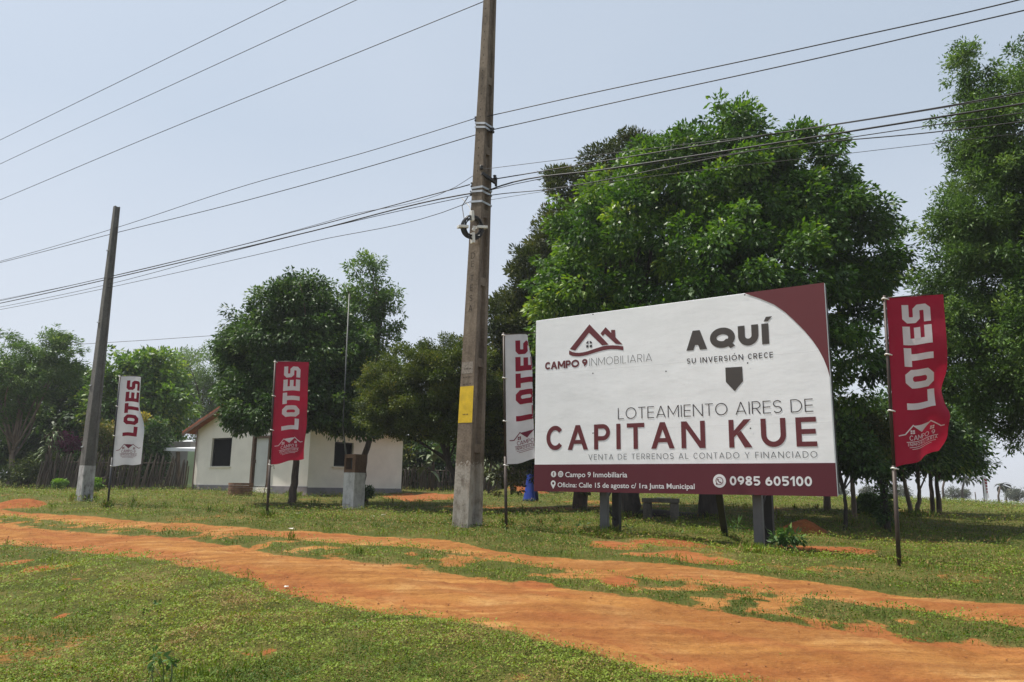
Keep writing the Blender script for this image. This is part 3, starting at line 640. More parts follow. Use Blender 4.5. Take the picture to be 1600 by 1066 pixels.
small('round_tree', 'leafy tree on two straight trunks right of the right red flag', 1461, 800, 22.5, [[(-.06,0,0),(-.06,0,1),(-.1,0,2.2)],[(.12,0,0),(.12,0,1),(.15,0,2.2)]], [(1480,690,22.5,45,45,60),(1510,720,22.5,30,26,40),(1455,700,22.5,45,40,60),(1490,650,22.5,40,36,50),(1530,735,22.5,14,10,20)], 173, 250, 85, .38, .14, LF_FICUS, BARK, .085, droop=.5, floor=EYE+.55)
small('back_tree', 'shaded tree whose trunk shows under the right end of the billboard', 1293, 797, 22, [[(0,0,0),(.0,0,1),(.1,0,2.4)]], [(1290,680,22,60,50,60),(1350,690,22,40,40,50),(1240,690,22,60,50,60)], 179, 170, 80, .42, .15, LF_DARK, BARK_PALE, .13, droop=.5, floor=EYE+.5)
bush('dark_bush', 'dark rounded bush in the shade behind the right flagpole', 1362, 800, 20.5, [(1360,790,20.5,20,13,16)], 181, 60, 60, .18, .1, .45, LF_DARK)
bush('weed_plant', 'leafy dark weed at the foot of the right billboard post', 1222, 868, 11.1, [(1220,850,11.1,20,14,18),(1235,842,11.1,14,12,14)], 191, 30, 30, .1, .10, .4, M_LEAFY, cat='weed')
bush('weed_plant', 'pale bladed weed behind the billboard between its posts', 1150, 838, 13, [(1150,828,13,14,10,12)], 193, 20, 30, .09, .13, .2, M_LEAFY, cat='weed')
bush('weed_plant', 'low weed behind the left billboard posts', 1005, 850, 13.2, [(985,830,13.2,30,8,14),(1040,836,13.2,30,7,14)], 197, 40, 30, .09, .08, .4, M_LEAFY, cat='weed')
bush('weed_plant', 'low leafy weed left of the left billboard posts', 900, 842, 12.8, [(898,832,12.8,22,8,12)], 199, 24, 30, .09, .08, .4, M_LEAFY, cat='weed')
bush('weed_plant', 'small broad leaved weed in the middle of the near lawn', 236, 955, 7.2, [(236,949,7.2,14,7,14)], 203, 12, 22, .04, .05, .6, M_LEAFY, cat='weed')
bush('weed_plant', 'leafy weed at the bottom edge of the near lawn', 245, 1035, 5.0, [(250,1030,5.0,20,8,20)], 205, 14, 22, .04, .05, .5, M_LEAFY, cat='weed')

# far horizon
def far_palm(px, py, Y, h, label, seed):
    b = ground_under(at(px, py, Y)); t = thing('palm_tree', label, 'palm', b, 'palms on the far horizon'); rng = np.random.RandomState(seed)
    mb = MB(); top = b+np.array([.15*h, 0, h]); mb.tube([b-[0,0,.3], b+[0,0,h*.5], top], [.13,.10,.09], 6); mb.build('trunk', BARK, t, True)
    ml = MB()
    for k in range(26):
        az = rng.uniform(0, 6.283); el = rng.uniform(-.2, 1.1); hh = np.array([math.cos(az)+.35, math.sin(az), 0]); p = top.copy(); q = []
        for i in range(5): q.append(p.copy()); e = el-.5*i; p = p+(hh*math.cos(e)+np.array([0,0,math.sin(e)]))*h*.13
        q = np.array(q); sv = np.array([-hh[1], hh[0], 0]); w = h*.06*np.array([.4,1,1,.7,.1])
        ml.add(np.concatenate([q+sv*w[:, None]-[0,0,.02], q-sv*w[:, None]]), [(j,j+1,j+6,j+5) for j in range(4)])
    ml.build('fronds', FRONDS, t, True)
FRONDS = simple('far_fronds', (.05,.06,.04,1), .8, .3, 1)
far_palm(1561, 786, 85, 2.1, 'small wind blown palm on the horizon at far right, left one of two', 1)
far_palm(1573, 786, 87, 1.9, 'small wind blown palm on the horizon at far right, right one of two', 2)
far_palm(1475, 785, 80, 2.8, 'dark palm on the horizon beside the round leafy tree', 3)
far_palm(1505, 785, 80, 2.4, 'wind bent palm on the horizon left of the distant flag', 4)
for i, (px, w, h, lab, mt) in enumerate([(1493,16,16,'wide bare topped tree on the horizon between two palms',LF_GREY),(1590,13,11,'low bare grey tree on the horizon right of the two palms',LF_GREY),(1405,14,18,'hazy grey tree on the horizon behind the double trunked tree',LF_GREY),(1355,8,16,'hazy narrow tree on the horizon behind the pale forked tree',LF_GREY),(1310,12,24,'hazy grey tree on the horizon just right of the billboard',LF_GREY)]):
    Y = 82; b = ground_under(at(px, 786, Y))
    tree('distant_tree', lab, 'tree', b, [(0,0,0),(0,0,.5),(.05,0,1.0)], [blob(px,778-h*.45,Y,w,h*.45)], 300+i, 60, 40, .5, .22, .3, mt, BARK, .07, 16, shell=.3, stringy=.5, extra=.3, twig=.03, group='hazy trees on the far horizon')

# ------------------------------------------------------------------ house
PLASTER = simple('cream_plaster', (.78,.73,.65,1), .85, .08, 1.6, 0, .15)
PLINTH = simple('grey_plinth_paint', (.20,.185,.195,1), .8, .18, 4)
DARK = simple('unlit_room_black', (.008,.008,.009,1), .9, .2, 5, spec=.05)  # near-black colour standing in for the unlit room inside the windows
TILE = simple('terracotta_tile', (.28,.085,.04,1), .8, .4, 5, 0, .5)
TIN = simple('white_sheet_roof', (.72,.74,.76,1), .4, .08, 2)
WOODF = simple('brown_door_frame', (.11,.06,.035,1), .6, .3, 6)
WHITEM = simple('white_metal_door', (.66,.67,.66,1), .45, .06, 3)
GREENW = simple('pale_green_wall', (.33,.45,.30,1), .8, .1, 2)
GREYW = simple('grey_render_wall', (.36,.33,.31,1), .85, .15, 2)
WOODOLD = simple('weathered_wood', (.10,.075,.055,1), .9, .45, 5, 0, .5, (1,1,.2))
BRICK = simple('old_brick', (.20,.10,.055,1), .9, .45, 9, 0, .6)
def wall_panel(mb, O, ud, W, H, holes, top=None, thick=.16, nrm=None):
    """wall face with real openings; holes (u0,u1,z0,z1)"""
    O = np.asarray(O, float); u3 = np.array([ud[0], ud[1], 0.]); up = np.array([0,0,1.]); 
    us = sorted({0, W, *[h[0] for h in holes], *[h[1] for h in holes]}); zs = sorted({0, H, *[h[2] for h in holes], *[h[3] for h in holes]})
    P = lambda u, z, k=0: O+u3*u+up*z-np.asarray(nrm)*k
    for a, b in zip(us[:-1], us[1:]):
        for c, d in zip(zs[:-1], zs[1:]):
            if any(h[0] <= a and b <= h[1] and h[2] <= c and d <= h[3] for h in holes): continue
            mb.quad(P(a,c), P(b,c), P(b,d), P(a,d))
    for (a, b, c, d) in holes:
        for (p, q) in (((a,c),(b,c)),((b,c),(b,d)),((b,d),(a,d)),((a,d),(a,c))): mb.quad(P(*p), P(*q), P(*q,thick), P(*p,thick))
    return P
Cc = at(479, 772, 27.); Lc = at(301, 767, 30.8)
ud = (Cc-Lc)[:2]; WG = float(np.linalg.norm(ud)); ud = ud/WG
vd = np.array([-ud[1], ud[0]]); 
if vd[1] < 0: vd = -vd
LS = 6.6
_r = ray(626, 780); LS = float(np.linalg.solve(np.array([[vd[0], -_r[0]],[vd[1], -_r[1]]]), -Cc[:2])[0])      # the side wall's far corner
ZB = min(Cc[2], Lc[2])-.02; HW = 2.45
n_g = np.array([-vd[0], -vd[1], 0]); n_s = np.array([ud[0], ud[1], 0])
house_o = np.array([*(Lc[:2]+ud*WG/2+vd*LS/2), ZB])
house = thing('house', 'small white plastered house with red tiled roof edge behind the dark tree', 'house', house_o)
O1 = np.array([Lc[0], Lc[1], ZB])
def uz(px, py, O, dirn, nrm):
    r = ray(px, py); t = ((O-ORI)@nrm)/(r@nrm); p = ORI+r*t; return float((p-O)[:2]@dirn), float(p[2]-O[2])
wu0, wz1 = uz(332,685,O1,ud,n_g); wu1, _ = uz(363,685,O1,ud,n_g); _, wz0 = uz(332,729,O1,ud,n_g)
du0, dz1 = uz(398,682,O1,ud,n_g); du1 = du0+1.0
holes1 = [(wu0,wu1,wz0,wz1),(du0,du1,.22,dz1)]
mb = MB(); P1 = wall_panel(mb, O1, ud, WG, HW, holes1, nrm=n_g)
APX = 1.32
mb.add([P1(0,HW), P1(WG,HW), P1(WG/2,HW+APX)], [(0,1,2)])
O2 = np.array([Cc[0], Cc[1], ZB])
su0, sz1 = uz(523.5,690,O2,vd,n_s); su1, sz0 = uz(551,730,O2,vd,n_s)
P2 = wall_panel(mb, O2, vd, LS, HW, [(su0,su1,sz0,sz1)], nrm=n_s)
# hidden back walls
B1 = O1+np.array([*vd,0])*LS; B2 = O2+np.array([*vd,0])*LS; up = np.array([0,0,1.])
mb.quad(O1, B1, B1+up*HW, O1+up*HW); mb.quad(B1, B2, B2+up*HW, B1+up*HW); mb.add([B1+up*HW, B2+up*HW, (B1+B2)/2+up*(HW+APX)], [(0,1,2)])
mb.build('wall', PLASTER, house)
mb = MB()
for (a, b, O, dn, nn) in ((-.03,du0-.05,O1,ud,n_g),(du1+.05,WG+.03,O1,ud,n_g)):
    mb.box(O+np.array([*dn,0])*(a+b)/2+up*.06+nn*.015, (b-a)/2, .015, .21, (*dn,0), nn)
mb.box(O2+np.array([*vd,0])*LS/2+up*(-.06)+n_s*.015, LS/2, .015, .30, (*vd,0), n_s); 
mb.build('plinth', PLINTH, house)
def window(O, dn, nn, h):
    u0, u1, z0, z1 = h; d3 = np.array([*dn,0]); c = O+d3*(u0+u1)/2+up*(z0+z1)/2
    f = MB()
    for z in (z0+.02, z1-.02): f.box(O+d3*(u0+u1)/2+up*z-nn*.10, (u1-u0)/2-.045, .025, .02, d3, nn)
    for u in (u0+.02, u1-.02): f.box(O+d3*u+up*(z0+z1)/2-nn*.10, .02, .024, (z1-z0)/2, d3, nn)
    w = f.build('window', simple('dark_window_frame', (.02,.018,.017,1), .5, .2), house)
    p = MB(); p.quad(*[O+d3*u+up*z-nn*.125 for u, z in ((u0,z0),(u1,z0),(u1,z1),(u0,z1))]); p.build('pane', DARK, w)  # black sheet painted as the darkness of the open window, no glass
    s = MB(); s.box(O+d3*(u0+u1)/2+up*(z0-.022)+nn*.02, (u1-u0)/2+.05, .035, .02, d3, nn); s.build('sill', PLASTER, w)
window(O1, ud, n_g, holes1[0]); window(O2, vd, n_s, (su0,su1,sz0,sz1))
# door: frame, ribbed leaf
d3 = np.array([*ud,0]); f = MB()
f.box(O1+d3*(du0+.03)+up*(.22+dz1)/2+n_g*.01, .05, .06, (dz1-.22)/2, d3, n_g); f.box(O1+d3*(du1-.03)+up*(.22+dz1)/2+n_g*.01, .05, .06, (dz1-.22)/2, d3, n_g)
f.box(O1+d3*(du0+du1)/2+up*(dz1-.03)+n_g*.01, (du1-du0)/2-.081, .058, .04, d3, n_g)
door = f.build('door', WOODF, house)
lf = MB(); nr = 8; 
for k in range(nr):
    a = du0+.085+(du1-du0-.17)*k/nr; b = du0+.085+(du1-du0-.17)*(k+1)/nr; z0, z1 = .25, dz1-.075
    m_ = (a+b)/2; o1, o2 = -.06, -.02
    for (ua, oa, ub, ob) in ((a,o1,m_,o2),(m_,o2,b,o1)): lf.quad(O1+d3*ua+up*z0+n_g*oa, O1+d3*ub+up*z0+n_g*ob, O1+d3*ub+up*z1+n_g*ob, O1+d3*ua+up*z1+n_g*oa)
lf.build('leaf', WHITEM, door); hd = MB(); hd.box(O1+d3*(du0+.14)+up*1.15+n_g*.01, .012, .03, .06, d3, n_g); hd.build('handle', WOODF, door)
st = MB(); st.box(O1+d3*(WG/2)+up*(-.12)+n_g*.28, WG/2+.1, .27, .09, d3, n_g); st.build('front_step', simple('worn_cement', (.33,.25,.18,1), .9, .2, 5), house)
# roof slopes
def slope(sgn, name, mat, ridges):
    half = WG/2+.42; zE = HW+.03-.42*APX/(WG/2); v0, v1 = -.42, LS+.45
    mid = O1+d3*WG/2; v3 = np.array([*vd,0])
    A = lambda t, v, k: mid+d3*sgn*half*t+v3*v+up*(HW+APX+.05-(APX/(WG/2))*half*t+k)
    m = MB(); nu = 14; nv = 46; th = .07
    tt = np.linspace(0, 1, nu+1); vv = np.linspace(v0, v1, nv+1)
    V = []; 
    for t in tt:
        for j, v in enumerate(vv):
            V.append(A(t, v, (.035*math.sin(v*2*math.pi/.28) if ridges else .02*math.sin(v*2*math.pi/.36))+(.02*((t*nu) % 1) if ridges else 0)))
    for t in (0, 1):
        pass
    n1 = nv+1; fc = [(i*n1+j, i*n1+j+1, (i+1)*n1+j+1, (i+1)*n1+j) for i in range(nu) for j in range(nv)]
    m.add(V, fc)
    Vb = [A(t, v, -th) for t in tt for v in vv]; m.add(Vb, fc)
    nV = len(V)
    rim = [(0,j) for j in range(n1)]+[(i,nv) for i in range(1,nu+1)]+[(nu,j) for j in range(nv-1,-1,-1)]+[(i,0) for i in range(nu-1,0,-1)]
    for q in range(len(rim)):
        a, b = rim[q], rim[(q+1) % len(rim)]
        m.f.append((a[0]*n1+a[1], b[0]*n1+b[1], nV+b[0]*n1+b[1], nV+a[0]*n1+a[1])); m.mi.append(0)
    return m.build(name, mat, house)
slope(-1, 'roof', TILE, True); slope(1, 'roof', TIN, False)['label'] = 'pale metal sheet roof slope'
bb = MB(); half = WG/2+.42
for sgn in (-1, 1):
    a = O1+d3*WG/2+np.array([*vd,0])*-.40+up*(HW+APX-.07); b = a+d3*sgn*half-up*(APX/(WG/2))*half
    a = a+d3*sgn*.03
    bb.bar(a, b, .04, .10)
bb.build('barge_board', WOODF, house)
dp = MB(); q = O1+d3*.06+n_g*.07; dp.tube([q+up*(-.05), q+up*(HW-.12)], .03, 8); dp.build('downpipe', simple('grey_pipe', (.20,.15,.12,1), .6, .2), house)

# porch building at the house's left
Ya = 33.5
pb = ground_under(at(278,768,Ya)); porch = thing('porch', 'white roofed open porch with a pale green wall left of the house', 'porch', pb)
pz = lambda px, py, Y: at(px, py, Y)
m = MB(); a0, a1 = pz(256,700,32.2), pz(306,701,32.2); bk = np.array([*(vd*3.2),.25]); 
m.add([a0,a1,a1+bk,a0+bk,a0-up*.12,a1-up*.12,a1+bk-up*.12,a0+bk-up*.12], [(0,1,2,3),(7,6,5,4),(0,4,5,1),(1,5,6,2),(2,6,7,3),(3,7,4,0)]); m.build('roof', TIN, porch)
m = MB(); a = pz(278,766,32.4); tp = pz(278,706,32.4); m.bar(np.array([a[0],a[1],pb[2]-.05]), tp, .12, .12); m.build('post', WOODOLD, porch)
m = MB(); wl = ground_under(pz(288,766,33.6)); wr = ground_under(pz(312,766,33.2)); hz = pz(288,704,33.6)[2]-wl[2]; m.add([wl-up*.1,wr-up*.1,wr+up*hz,wl+up*hz,wl+bk*.5-up*.1,wr+bk*.5-up*.1,wr+bk*.5+up*hz,wl+bk*.5+up*hz], [(0,1,2,3),(4,7,6,5),(0,3,7,4),(1,5,6,2),(3,2,6,7)]); m.build('wall', GREENW, porch, bevel=0)['label'] = 'pale green side wall'
m = MB(); wl = ground_under(pz(256,766,35.4)); wr = ground_under(pz(291,766,35.2)); m.add([wl-up*.1,wr-up*.1,wr+up*2.0,wl+up*2.0,wl+bk*.4-up*.1,wr+bk*.4-up*.1,wr+bk*.4+up*2.0,wl+bk*.4+up*2.0], [(0,1,2,3),(4,7,6,5),(0,3,7,4),(1,5,6,2),(3,2,6,7)]); m.build('wall', GREYW, porch)['label'] = 'grey rendered back wall'
Yk = 39.
sb = ground_under(pz(262,762,Yk)); shed = thing('shed', 'second low building with a white gabled sheet roof behind the porch', 'shed', sb)
m = MB(); a0, a1, a2 = pz(240,700,Yk), pz(312,698,Yk), pz(300,688,Yk+1.8); a3 = pz(262,690,Yk+1.8); m.add([a0,a1,a2,a3,a0-up*.08,a1-up*.08,a2-up*.08,a3-up*.08], [(0,1,2,3),(7,6,5,4),(0,4,5,1),(1,5,6,2),(2,6,7,3),(3,7,4,0)]); m.build('roof', TIN, shed)
m = MB(); c = (a0+a1)/2+np.array([0,.9,0]); m.box([c[0],c[1],(sb[2]+c[2]-.1)/2-.05], np.linalg.norm((a1-a0)[:2])/2-.15, .7, (c[2]-.1-sb[2])/2+.0); m.build('wall', GREYW, shed)
# round brick well
wb = ground_under(at(375,773,26.3)); well = MB(); seg = 28; r0, r1, hh = .39, .31, .40
for k in range(6):
    rr = r0+(.008 if k % 2 else 0); z0 = wb[2]-.06+k*(hh+.06)/6; z1 = z0+(hh+.06)/6-.008
    ang = np.arange(seg)*2*math.pi/seg; ring = lambda R_, z: np.stack([wb[0]+R_*np.cos(ang), wb[1]+R_*np.sin(ang), np.full(seg, z)], -1)
    V = np.concatenate([ring(rr,z0), ring(rr,z1), ring(r1,z1), ring(r1,z0)])
    well.add(V, [(b*seg+i, b*seg+(i+1)%seg, ((b+1)%4)*seg+(i+1)%seg, ((b+1)%4)*seg+i) for b in range(4) for i in range(seg)])
tag(well.build('brick_well', BRICK, None, False, wb), 'round low brick well wall in front of the house door', 'well')
rb = ground_under(at(413,780,25)); m = MB(); m.tube([rb+[-.05,0,-.1], rb+[.02,0,.5], rb+[.12,0,.95], rb+[.22,0,1.02], rb+[.24,0,.9]], .012, 6); m.tube([rb+[.16,.02,-.1], rb+[.13,.02,.5], rb+[.12,0.01,.94]], .012, 6)
tag(m.build('bent_rod', WOODOLD, None, True, rb), 'thin bent rod standing in the grass before the house door', 'rod')

# ------------------------------------------------------------------ stake fences
STAKE = simple('grey_brown_stakes', (.075,.058,.045,1), .95, .55, 6, 0, .5, (1,1,.15))
def stake_fence(label, pts, h, lean, step, seed, rad=.032, rails=True):
    P = np.array([ground_under(at(*q)) for q in pts]); L = np.r_[0, np.cumsum(np.linalg.norm(np.diff(P, axis=0)[:, :2], axis=1))]
    t = thing('stake_fence', label, 'fence', P[len(P)//2]); rng = np.random.RandomState(seed); d = 0
    cnt = 0
    while d < L[-1] and cnt < 99:
        p = np.array([np.interp(d, L, P[:, k]) for k in range(3)])+np.array([0, rng.normal(0,.035), -.1]); hh = h*rng.uniform(.72, 1.12); ln = lean+rng.normal(0,.07)
        tip = p+np.array([hh*ln, rng.normal(0,.05), hh+.1]); mid = (p+tip)/2+rng.normal(0,.012,3)
        m = MB(); r = rad*rng.uniform(.6,1.35); m.tube([p, mid, tip-(tip-p)*.05, tip], [r, r*.95, r*.85, r*.35], 6); m.build('stake', STAKE, t); d += step*rng.uniform(.6,1.45); cnt += 1
    if rails:
        for z in (.35, .8):
            m = MB(); m.tube([p+np.array([0,.07,z*h]) for p in P], .018, 5); m.build('rail', STAKE, t)
    return t
stake_fence('dark leaning stake fence on the left behind the leaning pole', [(55,760,30.5),(120,762,30.6),(200,763,31),(262,764,31.3)], 1.3, .16, .062, 5)
stake_fence('short stretch of upright wooden stakes in front of the porch', [(264,766,31.0),(276,766,31.0),(292,766,31.0)], 1.15, .05, .085, 6, .034, False)
stake_fence('old grey stake fence in the shade behind the banana plants', [(626,771,33.5),(700,772,33.8),(770,772,34),(840,772,34.2)], 1.05, .0, .075, 7, .04)

# blue tarpaulin behind the sign
ba = ground_under(at(827,774,26)); m = MB(); nu, nv = 16, 18; V = []
for j in range(nv):
    v = j/(nv-1)
    for i in range(nu):
        u = i/(nu-1); w = (.14+.10*(1-v)**2)*(1+.1*math.sin(u*9)); ang = -1.2+u*3.9
        V.append(ba+np.array([.13+w*1.5*math.cos(ang+2.2)*(1+.12*math.sin(u*22)), w*1.2*math.sin(ang+2.2), v*1.28+.02]))
m.add(V, [(j*nu+i, j*nu+i+1, (j+1)*nu+i+1, (j+1)*nu+i) for j in range(nv-1) for i in range(nu-1)])
BLUE = simple('blue_tarpaulin', (.006,.035,.28,1), .5, .25, 5)
tag(m.build('blue_tarpaulin', BLUE, None, True, ba), 'bright blue tarpaulin hanging behind the left end of the billboard', 'tarpaulin').modifiers.new('solid', 'SOLIDIFY').thickness = .01

# ------------------------------------------------------------------ meter pillar and mast
Yi = 20.8
ib = ground_under(at(552,787,Yi)); pil = thing('meter_pillar', 'whitewashed masonry pillar with a brown meter box on top', 'meter pillar', ib)
def concrete(name, base, dark, white=None, zsplit=None, zorg=0, var=.3, white_noise=.15):
    m, nt, bs = new_mat(name)
    n1 = noise(nt, 3, 8, None, (1.5,1.5,.5), .65); n2 = noise(nt, 26, 6)
    c = ramp(nt, n1, [(.32, dark), (.66, base)])
    c = mixc(nt, .35, c, ramp(nt, n2, [(.3,(.25,.25,.25,1)),(.7,(.85,.85,.85,1))]), 'SOFT_LIGHT')
    if white is not None:
        tc = nt.nodes.new('ShaderNodeTexCoord'); sp = nt.nodes.new('ShaderNodeSeparateXYZ'); nt.links.new(tc.outputs['Object'], sp.inputs[0])
        z = mth(nt, 'ADD', sp.outputs[2], mth(nt, 'MULTIPLY', mth(nt, 'SUBTRACT', n2, .5), white_noise))
        k = mth(nt, 'LESS_THAN', z, zsplit); wear = ramp(nt, noise(nt, 7, 8, None, (1,1,.6), .7), [(.36,(.15,.15,.15,1)),(.55,(1,1,1,1))])
        c = mixc(nt, mth(nt, 'MULTIPLY', k, mth(nt, 'MULTIPLY', wear, .72)), c, white)
    nt.links.new(c, bs.inputs['Base Color']); bs.inputs['Roughness'].default_value = .9; bs.inputs['Specular IOR Level'].default_value = .2
    bump(nt, bs, mth(nt, 'ADD', n2, n1), .5, .012); return m
PILM = concrete('whitewashed_pillar', (.42,.40,.37,1), (.20,.19,.17,1), (.62,.61,.59,1), 3, var=.2)
BRN = concrete('stained_brown_render', (.17,.10,.06,1), (.075,.045,.03,1))
pa = np.array([DV[0], DV[1], 0.]); pn = np.array([-NV[0], -NV[1], 0.])
pw = .205
m = MB(); m.box(ib+up*.42, pw, pw, .52, pa, pn); m.build('shaft', PILM, pil, bevel=.012)
zb = .94; hb = .48
m = MB(); T = .05
m.box(ib+up*(zb+.04), pw, pw, .04, pa, pn); m.box(ib+up*(zb+hb-.05), pw, pw, .05, pa, pn)
for sgn in (-1, 1): m.box(ib+pa*sgn*(pw-T/2-.03*(sgn>0))+up*(zb+hb/2-.01), T/2+.03*(sgn>0), pw, hb/2-.09, pa, pn)
m.box(ib-pn*(pw-.06)+up*(zb+hb/2-.01), pw-.09, .055, hb/2-.09, pa, pn); m.build('meter_box', BRN, pil)
m = MB(); m.box(ib+pn*.02+up*(zb+.22), .09, .05, .12, pa, pn); m.build('meter', simple('dark_meter', (.03,.03,.03,1), .4, .2), pil, bevel=.008)
mt = at(546,460,Yi+.3); mb0 = ib+up*.5+pn*-.27; mb0[0] += .0
MAST = simple('galvanised_pipe', (.10,.105,.10,1), .55, .2, 4, .3)
tb = at(552,786,Yi+.28); mbse = ground_under(tb); m = MB(); m.tube([mbse-up*.1, [mt[0]+.03, tb[1], EYE+1.6], [mt[0], tb[1], mt[2]]], [.022,.022,.018], 8)
tag(m.build('steel_mast', MAST, None, True, mbse), 'thin tall grey pipe rising behind the meter pillar', 'pipe')

# concrete table under the big tree
cb = ground_under(at(1033,806,16.6)); tbl = thing('concrete_table', 'dark weathered concrete bench table under the broad tree', 'table', cb); ta = np.array([.97,-.24,0]); tn = np.array([.24,.97,0])
CONC_DK = concrete('mossy_concrete', (.13,.115,.10,1), (.055,.05,.042,1))
m = MB(); m.box(cb+up*.40, .385, .20, .045, ta, tn); m.build('top', CONC_DK, tbl, bevel=.015)
for sgn in (-1, 1): m = MB(); m.box(cb+ta*sgn*.28+up*.14, .085, .17, .21, ta, tn); m.build('leg', CONC_DK, tbl, bevel=.012)
m = MB(); pp = cb+up*.447+ta*.06; V = [pp+ta*a*.14+tn*b*.09+up*(.004+.012*abs(a*b)) for a in (-1,-.3,.4,1) for b in (-1,0,1)]; m.add(V, [(i*3+j, i*3+j+1, i*3+j+4, i*3+j+3) for i in range(3) for j in range(2)])
o_ = m.build('paper_sheet', simple('white_paper', (.75,.75,.72,1), .8, .05), None, False, pp); tag(o_, 'white sheet lying on the concrete table', 'paper'); o_.modifiers.new('solid','SOLIDIFY').thickness = .003
# litter scraps
LIT = simple('pale_litter', (.62,.58,.50,1), .8, .15)
for k, (px, py) in enumerate([(465,804),(599,808),(582,811),(455,829),(447,918),(1375,818),(1012,800)]):
    p = surf(px, py); rr = np.random.RandomState(k+50); m = MB(); V = []; sc_ = .4 if k == 4 else .8
    for i in range(4):
        for j in range(4): V.append(p+np.array([(i-1.5)*.035*sc_*rr.uniform(.7,1.2), (j-1.5)*.028*sc_, .035*sc_+rr.uniform(0,.03)*sc_]))
    m.add(V, [(i*4+j, i*4+j+1, i*4+j+5, i*4+j+4) for i in range(3) for j in range(3)])
    lab = {4:'small pale scrap on the near edge of the dirt road', 5:'small pale scrap lying in the grass right of the billboard', 6:'small pale scrap lying under the billboard by the trunks'}.get(k, 'small pale scrap of litter lying in the grass between house and road')
    o_ = tag(m.build('litter_scrap', LIT, None, False, p), lab, 'litter', 'scraps of litter on the grass'); o_.modifiers.new('solid','SOLIDIFY').thickness = .004

# ------------------------------------------------------------------ lettering
def stroke(pts, w, closed=False):
    P = np.asarray(pts, float); n = len(P)
    if closed: T = np.roll(P, -1, 0)-np.roll(P, 1, 0)
    E_ = np.diff(np.vstack([P, P[:1]]) if closed else P, axis=0); E_ /= (np.linalg.norm(E_, axis=1, keepdims=True)+1e-12)
    N_ = np.stack([-E_[:,1], E_[:,0]], -1); L, R_ = [], []
    for i in range(n):
        a = N_[i-1] if (i > 0 or closed) else N_[0]; b = N_[i] if (i < len(N_)) else N_[-1]
        m = a+b; m /= (np.linalg.norm(m)+1e-9); k = 1/max(.45, float(m@b)); L.append(P[i]+m*k*w/2); R_.append(P[i]-m*k*w/2)
    return [[L[i], L[(i+1) % n], R_[(i+1) % n], R_[i]] for i in range(n if closed else n-1)]
def ell(cx, cy, rx, ry, a0, a1, n=18):
    t = np.radians(np.linspace(a0, a1, n)); return np.stack([cx+rx*np.cos(t), cy+ry*np.sin(t)], -1)
GW = dict(A=.78,B=.60,C=.70,D=.76,E=.54,F=.52,G=.8,H=.72,I=0,J=.45,K=.66,L=.5,M=.88,N=.76,O=.9,P=.58,Q=.92,R=.6,S=.58,T=.6,U=.70,V=.74,Y=.7)
ACC = {'Í':'I','Ó':'O','À':'A'}
